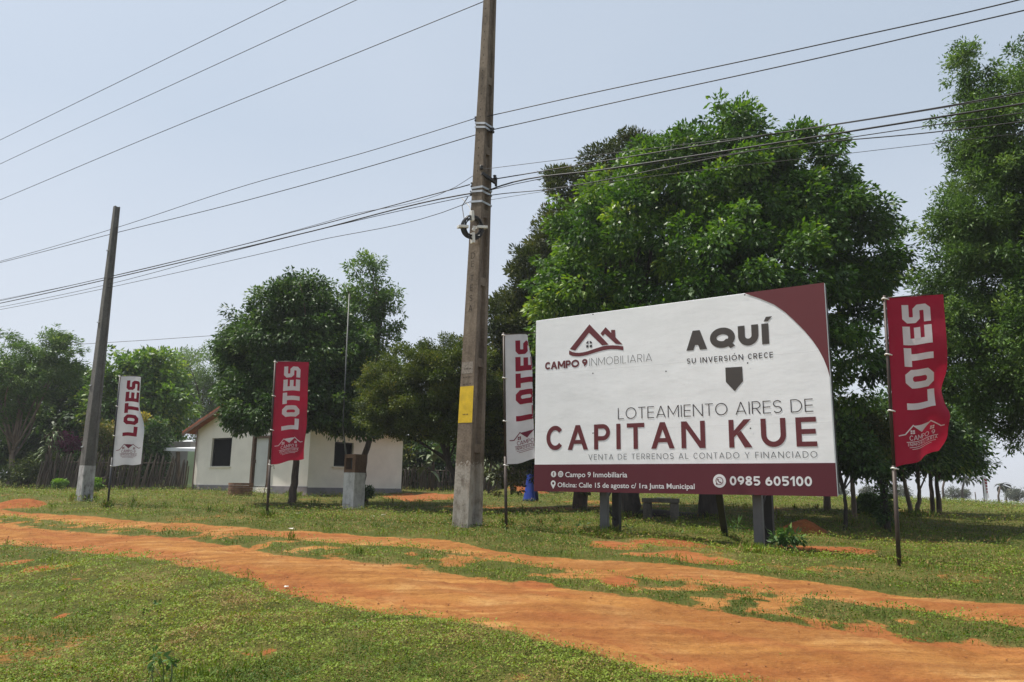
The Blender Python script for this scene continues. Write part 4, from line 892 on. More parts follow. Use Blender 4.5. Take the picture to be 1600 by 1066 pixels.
def glyph(c, w, ws=1.0):
    """polygons grouped by layer, and the width, for unit cap height"""
    acc = c in ACC; c = ACC.get(c, c); h = w/2
    W = (GW.get(c, .56)*ws+ (w*.35 if c not in 'I' else 0)) if c != 'I' else w
    if c in '0123456789': W = (.58 if c != '1' else .34)*ws+w*.35
    rect = lambda x0, y0, x1, y1: [[(x0,y0),(x1,y0),(x1,y1),(x0,y1)]]
    sl = w*1.12; G_ = []
    if c == 'A': yb = .22+h*.2; xi = lambda y: y*(W/2-sl/2); G_ = [[[(0,0),(sl,0),(W/2+sl/2,1),(W/2-sl/2,1)]], [[(W-sl,0),(W,0),(W/2+sl/2,1),(W/2-sl/2,1)]], rect(xi(yb)+sl*.6, yb, W-xi(yb)-sl*.6, yb+w*.85)]
    elif c == 'V': G_ = [[[(0,1),(sl,1),(W/2+sl/2,0),(W/2-sl/2,0)]], [[(W-sl,1),(W,1),(W/2+sl/2,0),(W/2-sl/2,0)]]]
    elif c == 'M': G_ = [rect(0,0,w,1), rect(W-w,0,W,1), [[(0,1),(sl,1),(W/2+sl/2,.22),(W/2-sl/2,.22)]], [[(W,1),(W-sl,1),(W/2-sl/2,.22),(W/2+sl/2,.22)]]]
    elif c == 'N': G_ = [rect(0,0,w,1), rect(W-w,0,W,1), [[(0,1),(sl*1.05,1),(W,0),(W-sl*1.05,0)]]]
    elif c == 'K': G_ = [rect(0,0,w,1), [[(w*.95,.36),(w*.95,.36+w*1.25),(W-sl*1.25,1),(W,1)]], [[(w+.12*W,.47),(w+.12*W+sl*.75,.6),(W+.02,0),(W-sl*1.25,0)]]]
    elif c == 'Y': G_ = [[[(0,1),(sl,1),(W/2+h,.42),(W/2-h,.42)]], [[(W-sl,1),(W,1),(W/2+h,.42),(W/2-h,.42)]], rect(W/2-h,0,W/2+h,.43)]
    elif c == 'I': G_ = [rect(0,0,w,1)]
    elif c == 'L': G_ = [rect(0,0,w,1), rect(w*.9,0,W,w*.9)]
    elif c == 'T': G_ = [rect(0,1-w*.9,W,1), rect(W/2-h,0,W/2+h,1-w*.8)]
    elif c == 'H': G_ = [rect(0,0,w,1), rect(W-w,0,W,1), rect(w*.9,.5-h*.9,W-w*.9,.5+h*.9)]
    elif c in 'EF':
        G_ = [rect(0,0,w,1), rect(w*.9,1-w*.9,W,1), rect(w*.9,.5-w*.40,W*.96,.5+w*.5)]
        if c == 'E': G_.append(rect(w*.9,0,W,w*.9))
    elif c == 'U': G_ = [stroke(np.vstack([[(h,1)], ell(W/2,h+(W/2-h),W/2-h,W/2-h,180,360), [(W-h,1)]]), w)]
    elif c == 'J': G_ = [stroke(np.vstack([[(W-h,1)], ell(W/2,h+(W/2-h),W/2-h,W/2-h,0,-150)]), w)]
    elif c in 'OQ0':
        G_ = [stroke(ell(W/2,.5,W/2-h,.5-h*.96,0,360,41)[:-1], w, True)]
        if c == 'Q': G_.append([[(W*.52,.30),(W*.66,.44),(W*1.0,.06),(W*.82,-.06)]])
    elif c == 'C': G_ = [stroke(ell(W/2,.5,W/2-h,.5-h*.96,40,320,26), w)]; W *= .88
    elif c == 'D': G_ = [rect(0,0,w,1), stroke(np.vstack([[(w*.9,1-h*.9)],[(W*.42,1-h*.9)], ell(W*.42,.5,W*.58-h,.5-h*.9,80,-80,18), [(W*.42,h*.9)],[(w*.9,h*.9)]]), w*.95)]
    elif c in 'PR':
        yb = .44; ry = (1-h*.9-yb)/2
        G_ = [rect(0,0,w,1), stroke(np.vstack([[(w*.9,1-h*.9)],[(W-h-ry,1-h*.9)], ell(W-h-ry,1-h*.9-ry,ry,ry,80,-80,14), [(W-h-ry,yb)],[(w*.9,yb)]]), w*.95)]
        if c == 'R': G_.append([[(W*.42,yb+.02),(W*.42+sl,yb+.02),(W+.02,0),(W-sl*1.1,0)]])
    elif c == 'B':
        ry1 = (.5-h*.9)/2
        G_ = [rect(0,0,w,1), stroke(np.vstack([[(w*.9,1-h*.9)],[(W*.9-h-ry1,1-h*.9)], ell(W*.9-h-ry1,1-h*.9-ry1,ry1,ry1,80,-80,12), [(W*.9-h-ry1,.5)],[(w*.9,.5)]]), w*.9),
              stroke(np.vstack([[(w*.9,.5)],[(W-h-ry1,.5)], ell(W-h-ry1,h*.9+ry1,ry1,ry1,80,-80,12), [(W-h-ry1,h*.9)],[(w*.9,h*.9)]]), w*.9)]
    elif c == 'S': ry = (1-2*h*.96)/4; G_ = [stroke(np.vstack([ell(W/2,.5+ry,W/2-h,ry,28,268,20), ell(W/2,.5-ry,W/2-h,ry,88,-152,20)]), w)]
    elif c == '1': G_ = [rect(W-w,0,W,1), [[(0,.74),(W-w*.9,1),(W-w*.9,1-w*1.25),(w*.1,.70-w*.55)]]]
    elif c in '69':
        q = [stroke(ell(W/2,.33,W/2-h,.33-h*.96,0,360,31)[:-1], w, True), stroke(np.vstack([ell(W*.95,.36,W*.95-h,.64-h,175,112,12)]), w)]
        G_ = q if c == '6' else [[[(W-x,1-y) for x, y in p] for p in g] for g in q]
    elif c == '8': G_ = [stroke(ell(W/2,.27,W/2-h,.27-h*.9,0,360,27)[:-1], w, True), stroke(ell(W/2,.74,W*.45-h,.26-h*.9,0,360,27)[:-1], w*.95, True)]
    elif c == '5': G_ = [rect(w*.3,1-w*.9,W*.94,1), [[(w*.25,1-w*.5),(w*1.2,1-w*.5),(w*1.05,.5),(w*.1,.5)]], stroke(np.vstack([[(w*.3,.52)],ell(W*.46,.33,W*.54-h,.33-h*.96,95,-140,22)]), w)]
    if acc:
        cx = W/2; G_.append([[(cx-w*.15,1.10),(cx+w*.45,1.10),(cx+w*.95+.05,1.10+.22),(cx+.03+w*.1,1.10+.22)]])
    return G_, W
def text_polys(s, w, H, u0, u1, v0, ws=1.0, v1=None, fit=True):
    gl = [(c, None) if c == ' ' else (c, glyph(c, w, ws)) for c in s]
    tot = sum(g[1][1]*H for g in gl if g[1]); gaps = sum(1.0 for c, _ in gl[:-1]); tot += .30*H*s.count(' ')
    gap = (u1-u0-tot)/gaps; x = u0; out = []
    if gap < .04*H and ws > .5 and fit: return text_polys(s, w, H, u0, u1, v0, ws*.94, v1, True)
    v1 = v0 if v1 is None else v1
    for c, g in gl:
        if g:
            for k, layer in enumerate(g[0]):
                for p in layer: out.append(([(x+a*H, v0+(v1-v0)*(x-u0)/(u1-u0)+b*H) for a, b in p], k))
            x += g[1]*H+gap
        else: x += gap+.30*H
    return out
def emit(mb, polys, mp, off, lay=.0003, grid=None):
    for p, k in polys:
        if grid and len(p) == 4:
            A_ = [np.asarray(q, float) for q in p]; n1 = max(1, int(math.ceil(max(np.linalg.norm(A_[1]-A_[0]), np.linalg.norm(A_[2]-A_[3]))/grid))); n2 = max(1, int(math.ceil(max(np.linalg.norm(A_[3]-A_[0]), np.linalg.norm(A_[2]-A_[1]))/grid)))
            V = [mp(*((1-j/n2)*((1-i/n1)*A_[0]+i/n1*A_[1])+j/n2*((1-i/n1)*A_[3]+i/n1*A_[2])), off+lay*k) for j in range(n2+1) for i in range(n1+1)]
            mb.add(V, [(j*(n1+1)+i, j*(n1+1)+i+1, (j+1)*(n1+1)+i+1, (j+1)*(n1+1)+i) for j in range(n2) for i in range(n1)])
        else: mb.add([mp(q[0], q[1], off+lay*k) for q in p], [tuple(range(len(p)))])
def soft_text(s, H, u0, u1, v0, mp, off, name, mat, parent, bold=.0):
    """mixed case line from Blender's built in typeface, fitted between u0 and u1"""
    cu = bpy.data.curves.new('lettering', 'FONT'); cu.body = s; cu.size = 1.0; cu.offset = bold; cu.fill_mode = 'FRONT'; cu.resolution_u = 4
    ob = bpy.data.objects.new('lettering', cu); scene.collection.objects.link(ob)
    bpy.context.view_layer.update()
    me = bpy.data.meshes.new_from_object(ob.evaluated_get(bpy.context.evaluated_depsgraph_get()))
    V = np.array([v.co[:] for v in me.vertices]); Fc = [tuple(p.vertices) for p in me.polygons]
    bpy.data.objects.remove(ob); bpy.data.curves.remove(cu); bpy.data.meshes.remove(me)
    sx = (u1-u0)/(V[:,0].max()-V[:,0].min()); sy = H/.729
    m = MB(); m.add([mp(u0+(a-V[:,0].min())*sx, v0+b*sy, off) for a, b in V[:, :2]], Fc)
    return m.build(name, mat, parent)

# ------------------------------------------------------------------ billboard
BB = np.array([.4237, 13.4674, -.0301+EYE]); BW, BH = 4.9278, 3.0
D3 = np.array([*DV, 0]); N3 = np.array([*NV, 0])
bp = lambda u, v, o=0.: BB+D3*u+up*v-N3*o
def bpx(px, py):
    r = ray(px, py); t = ((BB-ORI)@N3)/(r@N3); p = ORI+r*t; return float((p-BB)@D3), float(p[2]-BB[2])
def canvas(name, col, rough=.5, b=.25, seams=()):
    m, nt, bs = new_mat(name)
    n = noise(nt, 1.1, 4, None, (1,1,2.2)); f = noise(nt, 5, 6); g = noise(nt, 60, 4)
    dirt = ramp(nt, noise(nt, 2.2, 8, None, (1.2,1.2,.5), .65), [(.35, tuple(c*.955 for c in col[:3])+(1,)), (.6, col)])
    hs_ = mth(nt, 'MULTIPLY', f, .05)
    if seams:
        tc = nt.nodes.new('ShaderNodeTexCoord'); sp = nt.nodes.new('ShaderNodeSeparateXYZ'); nt.links.new(tc.outputs['Object'], sp.inputs[0])
        for z in seams:
            k = mth(nt, 'LESS_THAN', mth(nt, 'ABSOLUTE', mth(nt, 'SUBTRACT', mth(nt, 'ADD', sp.outputs[2], mth(nt, 'MULTIPLY', n, .012)), z)), .005)
            hs_ = mth(nt, 'ADD', hs_, mth(nt, 'MULTIPLY', k, .10)); dirt = mixc(nt, mth(nt, 'MULTIPLY', k, .12), dirt, (.4,.41,.43,1))
    f = mth(nt, 'MULTIPLY', hs_, 20.0)
    nt.links.new(dirt, bs.inputs['Base Color']); bs.inputs['Roughness'].default_value = rough; bs.inputs['Specular IOR Level'].default_value = .3
    bump(nt, bs, mth(nt, 'ADD', n, mth(nt, 'ADD', mth(nt, 'MULTIPLY', f, .05), mth(nt, 'MULTIPLY', g, .002))), b, .035); return m
CANV = canvas('white_vinyl', (.87,.885,.91,1), seams=[BB[2]+v-float(gz(*bp(BW/2,0)[:2])) for v in (1.02, 2.03)]); MAR = canvas('maroon_vinyl', (.105,.018,.028,1), .5, .08); MAR2 = canvas('maroon_ink', (.14,.030,.036,1), .55, .08)
INK_D = simple('dark_grey_ink', (.055,.045,.040,1), .6, .08); INK_N = simple('dark_purple_ink', (.035,.025,.032,1), .6, .08); INK_G = simple('slate_ink', (.045,.052,.065,1), .6, .08); INK_W = simple('white_ink', (.72,.72,.74,1), .5, .04)
STEEL = simple('grey_steel', (.11,.11,.115,1), .5, .15, 6, .3); STEEL_DK = simple('dark_steel', (.03,.028,.028,1), .6, .25, 6, .2); RUST = simple('rusty_steel', (.16,.10,.075,1), .8, .4, 9)
post_l = surf(931, 838); post_r = surf(1174, 864)
bill = thing('billboard', 'large white and maroon real estate billboard on two pairs of steel posts', 'billboard', ground_under(bp(BW/2, 0)))
m = MB(); m.box(bp(BW/2, BH/2, -.035), BW/2, .033, BH/2, D3, N3, up)
panel = m.build('panel', CANV, bill, bevel=.006)
m = MB()
for z in (.04, .75, 1.5, 2.25, BH-.04): m.bar(bp(.03, z, -.10), bp(BW-.03, z, -.10), .06, .06)
for u in (.04, 1.25, 2.45, 3.7, BW-.04): m.bar(bp(u, .03, -.161), bp(u, BH-.03, -.161), .06, .06)
m.build('back_frame', STEEL_DK, bill)
vb = (bpx(845, 726)[1]+bpx(1306, 723.5)[1])/2
m = MB(); m.box(bp(BW/2, vb/2-.002, .003), BW/2+.003, .003, vb/2+.002, D3, N3, up); m.build('bottom_band', MAR, panel)
arc = [bpx(x, y) for x, y in [(1163,459.5),(1187,466.5),(1208.9,475.6),(1227,488),(1242.6,502.6),(1257,517),(1269.7,532.3),(1279,546),(1287,561),(1293,576),(1298.5,590)]]
arc[0] = (arc[0][0], BH+.001); arc[-1] = (BW+.002, arc[-1][1])
m = MB(); poly = [bp(u, v, .004) for u, v in arc]+[bp(BW+.002, BH+.001, .004)]; m.add(poly, [(i, i+1, len(poly)-1) for i in range(len(poly)-2)])
m.build('corner_sweep', MAR2, panel)
def cap_text(name, s, w, x0, y0, x1, y1, Hc, mat, ws=1.0, off=.0013):
    a = bpx(x0, y0); b = bpx(x1, y1); m = MB()
    emit(m, text_polys(s, w, Hc, a[0], b[0], a[1], ws, b[1]), bp, off); return m.build(name, mat, panel)
def caph(x, yb, yt): return bpx(x, yt)[1]-bpx(x, yb)[1]
cap_text('logo_name', 'CAMPO 9', .245, 851.6, 577.9, 917.8, 572.6, caph(866, 577.2, 565.6), MAR2, 1.3)
cap_text('logo_word', 'INMOBILIARIA', .055, 921.1, 571.9, 1018.7, 564.4, caph(922, 571.9, 560.2), INK_G, 1.05)
zA = lambda pts: [bpx(840+x*.11875, 490+y*.11875) for x, y in pts]
m = MB()
def npoly(m, pts, off): m.add([bp(u, v, off) for u, v in pts], [tuple(range(len(pts)))])
q = zA([(425,468),(682,143),(676,252),(495,488)]); npoly(m, q, .0013); q = zA([(682,143),(935,408),(850,420),(676,252)]); npoly(m, q, .0013)
q = zA([(828,262),(895,180),(885,268),(858,298)]); npoly(m, q, .0013); q = zA([(895,180),(1118,408),(1030,400),(885,268)]); npoly(m, q, .0013); q = zA([(968,217),(1020,216),(1025,314),(968,256)]); npoly(m, q, .0018)
tp = zA([(415,485),(455,505),(500,515),(550,517),(600,510),(660,496),(720,475),(790,452),(860,430),(920,422),(980,418),(1050,422),(1128,432)]); bt = zA([(415,540),(455,556),(500,563),(550,563),(600,557),(660,543),(720,525),(790,504),(860,485),(920,474),(980,469),(1050,471),(1128,483)])
for i in range(len(tp)-1): npoly(m, [tp[i], tp[i+1], bt[i+1], bt[i]], .0013)
m.build('logo_house', MAR2, panel)
m = MB()
for p in ([(640,396),(640,385),(652,368),(670,360),(670,396)],[(686,394),(686,360),(703,366),(716,380),(717,393)],[(640,417),(670,415),(670,447),(640,449)],[(686,415),(717,413),(717,443),(686,446)]): npoly(m, zA(p), .0013)
m.build('logo_window', INK_N, panel)
cap_text('headline', 'AQUÍ', .335, 1072.5, 548.4, 1202, 537.3, caph(1150, 541.5, 510), INK_D, 1.25)
cap_text('subline', 'SU INVERSIÓN CRECE', .15, 1073.5, 568.7, 1208, 558.6, caph(1140, 563.5, 555), INK_N, 1.05)
m = MB(); npoly(m, [bpx(1060+x*.13138, 480+y*.13138) for x, y in [(558,720),(758,708),(768,880),(670,1000),(565,890)]], .0013); m.build('arrow', INK_D, panel)
cap_text('headline', 'LOTEAMIENTO AIRES DE', .075, 965.6, 655.4, 1270.9, 643.3, caph(1120, 649.5, 630.3), INK_N, 1.1)
h1 = caph(1060, 700.3, 658.5)
cap_text('headline', 'CAPITAN', .185, 853.7, 703.6, 1102.5, 700.2, h1, MAR2, 1.14)
cap_text('headline', 'KUE', .185, 1139.7, 699.7, 1277.3, 697.5, h1, MAR2, 1.14)
cap_text('subline', 'VENTA DE TERRENOS AL CONTADO Y FINANCIADO', .088, 919.6, 718.5, 1277.2, 715, caph(1100, 717, 707.8), INK_G, 1.1)
a = bpx(883.7, 745.8); b = bpx(980.4, 745.7); soft_text('Campo 9 Inmobiliaria', caph(930, 745.8, 737.4), a[0], b[0], (a[1]+b[1])/2, bp, .009, 'contact_line', INK_W, panel, .012)
a = bpx(871.7, 761.2); b = bpx(1085.8, 764.2); soft_text('Oficina: Calle 15 de agosto c/ 1ra Junta Municipal', caph(970, 762.6, 754.6), a[0], b[0], (a[1]+b[1])/2, bp, .009, 'address_line', INK_W, panel, .012)
a = bpx(1140.9, 758.8); b = bpx(1269.4, 759.6); m = MB(); emit(m, text_polys('0985 605100', .21, caph(1200, 759.2, 744.4), a[0], b[0], (a[1]+b[1])/2, 1.15), bp, .009); m.build('phone_number', INK_W, panel)
def disc(m, c, r, off, n=26, r2=None):
    a_ = np.arange(n)*2*math.pi/n; o = [bp(c[0]+r*math.cos(t), c[1]+r*math.sin(t), off) for t in a_]
    if r2 is None: m.add(o, [tuple(range(n))])
    else: m.add(o+[bp(c[0]+r2*math.cos(t), c[1]+r2*math.sin(t), off) for t in a_], [(i, (i+1) % n, n+(i+1) % n, n+i) for i in range(n)])
cf, ci, cw, cp = bpx(865.4, 741), bpx(876.4, 741), bpx(1124.5, 751.6), bpx(864.8, 755.3)
rI = .052
for c_, r__ in ((cf, rI), (ci, rI), (cw, .098)): m = MB(); disc(m, c_, r__, .009); m.build('icon', INK_W, panel)
m = MB()
disc(m, cp, .048, .009, 26, .022); pt = [(cp[0]-.042, cp[1]-.026), (cp[0], cp[1]-.095), (cp[0]+.042, cp[1]-.026), (cp[0], cp[1]-.03)]; m.add([bp(u, v, .0085) for u, v in pt], [(0,1,2,3)])
m.build('icon', INK_W, panel)
m = MB(); st_ = []
st_ += stroke([(cf[0]+.016, cf[1]+.026), (cf[0]+.004, cf[1]+.026), (cf[0]-.003, cf[1]+.018), (cf[0]-.003, cf[1]-.032)], .012); st_ += stroke([(cf[0]-.018, cf[1]+.002), (cf[0]+.014, cf[1]+.002)], .009)
emit(m, [(p, 0) for p in st_[:3]]+[(p, 1) for p in st_[3:]], bp, .012)
r_ = .028; emit(m, [(p, 0) for p in stroke([(ci[0]-r_, ci[1]-r_*.6),(ci[0]-r_*.6, ci[1]-r_),(ci[0]+r_*.6, ci[1]-r_),(ci[0]+r_, ci[1]-r_*.6),(ci[0]+r_, ci[1]+r_*.6),(ci[0]+r_*.6, ci[1]+r_),(ci[0]-r_*.6, ci[1]+r_),(ci[0]-r_, ci[1]+r_*.6)], .006, True)], bp, .012); disc(m, ci, .015, .012, 16, .010); disc(m, (ci[0]+.017, ci[1]+.017), .004, .012, 8)
disc(m, cw, .058, .012, 26, .048); emit(m, [([(cw[0]-.056, cw[1]-.058), (cw[0]-.018, cw[1]-.052), (cw[0]-.050, cw[1]-.018)], 1)], bp, .0125)
emit(m, [(p, 0) for p in stroke([(cw[0]-.026, cw[1]+.026), (cw[0]-.020, cw[1]+.004), (cw[0]+.0, cw[1]-.018), (cw[0]+.026, cw[1]-.026)], .013)]+[(p, 1) for p in stroke([(cw[0]-.030, cw[1]+.028), (cw[0]-.012, cw[1]+.012)], .017)]+[(p, 1) for p in stroke([(cw[0]+.010, cw[1]-.014), (cw[0]+.028, cw[1]-.030)], .017)], bp, .012)
m.build('icon_mark', MAR, panel)
m = MB()
for px, py in [(926.8,583.7),(1041,580.5),(1168.5,567.5),(1173,669.5),(927,677),(932,768.5),(1177,773.5),(927,491.5),(1164,461)]:
    c = bpx(px, py); disc(m, c, .012, .010, 10)
m.build('screw', STEEL_DK, panel)
# posts
def bpost(px0, px1, pyb, uoff, name, back):
    p = surf((px0+px1)/2, pyb)
    if back: p = p+N3*.0
    return p
for (px, py, px2, py2) in ((931.5, 838, 948, 834), (1174, 864, 1188.5, 861)):
    uu, _ = bpx(px, 775); f = bp(uu, 0, -.285); zg = float(gz(f[0], f[1]))-.3
    m = MB(); m.box([f[0], f[1], (zg+BB[2]+.35)/2], .068, .045, (BB[2]+.35-zg)/2, D3, N3, up); m.build('post', STEEL, bill, bevel=.006)
    u2, _ = bpx(px2, 775); f2 = bp(uu+.05, 0, -.62); zg2 = float(gz(f2[0], f2[1]))-.3
    m = MB(); m.box([f2[0], f2[1], (zg2+BB[2]+1.4)/2], .065, .05, (BB[2]+1.4-zg2)/2, D3, N3, up); m.build('post', STEEL_DK, bill, bevel=.006)
    m = MB(); zz = zg+.45; k = 0
    while zz < BB[2]+.2:
        a, b = (f, f2) if k % 2 else (f2, f); m.bar([*(a[:2]), zz], [*(b[:2]), zz+.33], .022, .022); zz += .33; k += 1
    m.build('lattice', STEEL_DK, bill)
br0 = surf(1133, 839); uu, _ = bpx(1112, 772); m = MB(); br1 = bp(uu, .35, -.2); m.bar(br0+(br0-br1)*.08, br1, .10, .07); m.build('brace', STEEL_DK, bill)

# ------------------------------------------------------------------ flags
def cloth_mat(name, col):
    m, nt, bs = new_mat(name); n = noise(nt, 5, 5)
    c = ramp(nt, n, [(.3, tuple(x*.88 for x in col[:3])+(1,)), (.7, col)]); nt.links.new(c, bs.inputs['Base Color']); bs.inputs['Roughness'].default_value = .65; bs.inputs['Specular IOR Level'].default_value = .25
    bump(nt, bs, mth(nt, 'ADD', noise(nt, 7, 4, None, (1,1,.35)), mth(nt, 'MULTIPLY', noise(nt, 260, 2), .02)), .25, .03)
    tr = nt.nodes.new('ShaderNodeBsdfTranslucent'); nt.links.new(c, tr.inputs['Color']); mx = nt.nodes.new('ShaderNodeMixShader'); mx.inputs[0].default_value = .3
    nt.links.new(bs.outputs[0], mx.inputs[1]); nt.links.new(tr.outputs[0], mx.inputs[2]); nt.links.new(mx.outputs[0], nt.nodes['Material Output'].inputs['Surface']); return m
CL_RED = cloth_mat('crimson_cloth', (.36,.012,.040,1)); CL_WHITE = cloth_mat('white_cloth', (.70,.69,.72,1))
PR_WHITE = cloth_mat('white_print', (.78,.76,.78,1)); PR_RED = cloth_mat('crimson_print', (.28,.010,.035,1)); PR_DK = cloth_mat('dark_print', (.20,.03,.06,1))
POLE_BR = simple('brown_painted_pipe', (.040,.026,.020,1), .55, .3, 6, .2); POLE_BK = simple('black_pipe', (.02,.02,.024,1), .5, .2); TIE = simple('white_tie', (.7,.69,.66,1), .6, .1)
def flag(label, base_px, top_px, bl_px, phi, W, theta, white, seed, drop, group, lift=.15, ripple=.03, vwin=None):
    D0 = 9.8
    pb_ = on_plane(*base_px, D0); pt_ = on_plane(*top_px, D0); pl_ = on_plane(*bl_px, D0)
    gb = ground_under(pb_); t = thing('feather_flag', label, 'flag', gb, group)
    ax = (pt_-pb_)/np.linalg.norm(pt_-pb_); Lc = np.linalg.norm(pt_-pl_)
    m = MB(); m.tube([gb-ax*.2, gb+(pt_-gb)*.36], .024, 10); m.tube([gb+(pt_-gb)*.355, pt_+ax*.03], .018, 10); m.build('pole', POLE_BK if white == 'L' else POLE_BR, t, True)
    du = np.array([math.cos(phi), -math.sin(phi), 0]); dn = np.array([math.sin(phi), math.cos(phi), 0])
    rng = np.random.RandomState(seed); nU, nV = 33, 73; uu = np.linspace(0, 1, nU); vv = np.linspace(0, 1, nV)
    Pg = np.zeros((nV, nU, 3))
    for j, v in enumerate(vv):
        th = np.array([theta(u, v) for u in uu])+ripple*6*np.sin(uu*7+v*3.1+seed)*(.25+v*.75)
        x = np.r_[0, np.cumsum((np.cos(th[1:])+np.cos(th[:-1]))/2)]*W/(nU-1); y = np.r_[0, np.cumsum((np.sin(th[1:])+np.sin(th[:-1]))/2)]*W/(nU-1)
        z = lift*uu*v**3+.014*np.sin(uu*9+seed)*(v > .02)*(v**.3)-drop*uu*(1-v)
        Pg[j] = pt_-ax*Lc*v+du*(.02+x)[:, None]+dn*y[:, None]+np.array([0,0,1.])*z[:, None]
    def raw(u, v):
        a = np.clip(u, 0, 1)*(nU-1); b = np.clip(v, 0, 1)*(nV-1); i = min(int(a), nU-2); j = min(int(b), nV-2); a -= i; b -= j
        return (Pg[j,i]*(1-a)+Pg[j,i+1]*a)*(1-b)+(Pg[j+1,i]*(1-a)+Pg[j+1,i+1]*a)*b
    def fm(xx, yy, off):
        """flag metres: xx to the right from the pole, yy upward from the lower hem"""
        u = xx/W; v = 1-yy/Lc; e = .012; p = raw(u, v); n = np.cross(raw(u+e, v)-raw(u-e, v), raw(u, v+e)-raw(u, v-e)); n /= (np.linalg.norm(n)+1e-9)
        if n@(du*0-dn) < 0 and abs(n@dn) > .15: n = -n
        return p+n*off
    m = MB(); m.add(Pg.reshape(-1, 3), [(j*nU+i, (j+1)*nU+i, (j+1)*nU+i+1, j*nU+i+1) for j in range(nV-1) for i in range(nU-1)])
    clo = m.build('cloth', CL_WHITE if white else CL_RED, t, True)
    ink = PR_RED if white else PR_WHITE
    # LOTES, reading upwards: text x runs up the flag, text up points to the pole
    Hc = .335*W/.66; x_top = W*.255; lw = .262; y0 = Lc*.325; span = Lc*.645; adv = span/5; w_ = .255
    def blk(c, wd):
        h = w_/2; k = .13; o = []
        if c == 'L': o = [stroke([(h,1),(h,h),(wd,h)], w_)]
        if c == 'O': o = [stroke([(h+k,h),(wd-h-k,h),(wd-h,h+k),(wd-h,1-h-k),(wd-h-k,1-h),(h+k,1-h),(h,1-h-k),(h,h+k)], w_, True)]
        if c == 'T': o = [[[(0,1-w_),(wd,1-w_),(wd,1),(0,1)]], [[(wd/2-h,0),(wd/2+h,0),(wd/2+h,1-w_*.95),(wd/2-h,1-w_*.95)]]]
        if c == 'E': o = [stroke([(wd,1-h),(h,1-h),(h,h),(wd,h)], w_), [[(w_*.9,.5-h*.85),(wd*.93,.5-h*.85),(wd*.93,.5+h*.85),(w_*.9,.5+h*.85)]]]
        if c == 'S': o = [stroke([(wd,1-h),(h+k*.7,1-h),(h,1-h-k*.7),(h,.5+k*.6),(h+k*.6,.5),(wd-h-k*.6,.5),(wd-h,.5-k*.6),(wd-h,h+k*.7),(wd-h-k*.7,h),(0.02,h)], w_*.92)]
        return o
    polys = []; wd = (adv*.86)/Hc
    for i, c in enumerate('LOTES'):
        for k, lay in enumerate(blk(c, wd)):
            for p in lay: polys.append(([(x_top+(1-b)*Hc, y0+i*adv+a*Hc) for a, b in p], k))
    m = MB(); emit(m, polys, fm, .004, .0012, .03); m.build('lettering', ink, clo)
    s = W/.66; Y0 = Lc*.115
    q = lambda pts, w: [(p, 0) for p in stroke(np.array(pts)*s+np.array([0, Y0]), w*s)]
    m = MB(); ps = q([(.055,.125),(.13,.135),(.225,.255),(.335,.155),(.445,.265),(.575,.165),(.615,.175)], .014)
    ps += [([(a*s, Y0+b*s) for a, b in p], 1) for p in ([(.225,.25),(.335,.25),(.335,.155),(.235,.245)], [(.335,.25),(.44,.258),(.335,.155),(.335,.2)])]
    for cx in (.215, .475):
        for ax_ in (-1, 1):
            for ay in (-1, 1): ps.append(([((cx+ax_*.014+dx*.011)*s, Y0+(.165+ay*.014+dy*.011)*s) for dx, dy in ((-1,-1),(1,-1),(1,1),(-1,1))], 0))
    ps += [([(x, y) for x, y in p], k) for p, k in text_polys('CAMPO 9', .11, .068*s, .175*s, .515*s, Y0+.052*s, .9)]
    ps += q([(.14,.032),(.55,.032)], .009)
    ps += text_polys('INMOBILIARIA', .13, .042*s, .155*s, .545*s, Y0-.022*s, .9)
    for k in (0, 1): ps += q([(.17+.03*k,-.042-.026*k),(.53-.05*k,-.042-.026*k)], .007)
    emit(m, ps, fm, .004, .0012, .03); m.build('emblem', PR_DK if white else PR_WHITE, clo)
    m = MB(); a = pt_+du*.0-ax*.0; m.tube([pt_-du*.03, pt_+du*(.03+W*.75)+np.array([0,0,.012])], .007, 6); m.build('top_rod', POLE_BR, t, True)
    for v in (.005, .34, .67, 1.0):
        c = pt_-ax*Lc*v; k = MB(); an = np.arange(9)*2*math.pi/8; k.tube([c+du*.027*math.cos(q_)+dn*.027*math.sin(q_)+ax*.006*math.sin(q_*2) for q_ in an], .009, 6); k.tube([c+du*.02, c+du*.05-ax*.012], .008, 5); k.build('tie', TIE, t, True)
    return t
sm = lambda a, b, x: float(smooth((x-a)/(b-a)))
GF = 'banner flags along the roadside'
flag('tall crimson banner flag standing alone right of the billboard', (1405,882), (1382,466), (1397,732), .36, .60, lambda u, v: .15*math.sin(u*3.5)*v+1.0*sm(.70,.95,u)*sm(.40,.58,v)*(1-sm(.66,.80,v))+.35*math.sin(v*11+u*3)*sm(.15,.6,u)*v+.75*sm(.25,.5,u)*sm(.68,.86,v)*(1-sm(.55,.8,u))+.8*sm(.75,1,u)*sm(.8,1,v), False, 1, -.0, GF, .22, .02)
flag('white banner flag with crimson letters half hidden behind the billboard', (791,822), (787,523), (789.5,727), .25, .66, lambda u, v: max(2.3*(1-sm(.0,.40,v))*sm(.30,.80,u), 2.0*sm(.60,.72,u)), 'M', 2, -.0, GF, .14, .03)
flag('crimson banner flag in front of the white house and its dark tree', (417,808), (430,565), (422,726), -.02, .66, lambda u, v: .15*math.sin(u*4+1)*v+.9*sm(.7,1,u)*sm(.5,.7,v)+.30*math.sin(v*9+u*4+1)*sm(.15,.6,u)*v, False, 3, 0, GF, .13, .02)
flag('white banner flag with crimson letters beside the leaning concrete pole', (168,793), (187.5,588), (174.5,728), .0, .66, lambda u, v: (1.9*(1-sm(.25,.75,v))+.45)*sm(.45,.95,u), 'L', 4, 0, GF, .05, .03)
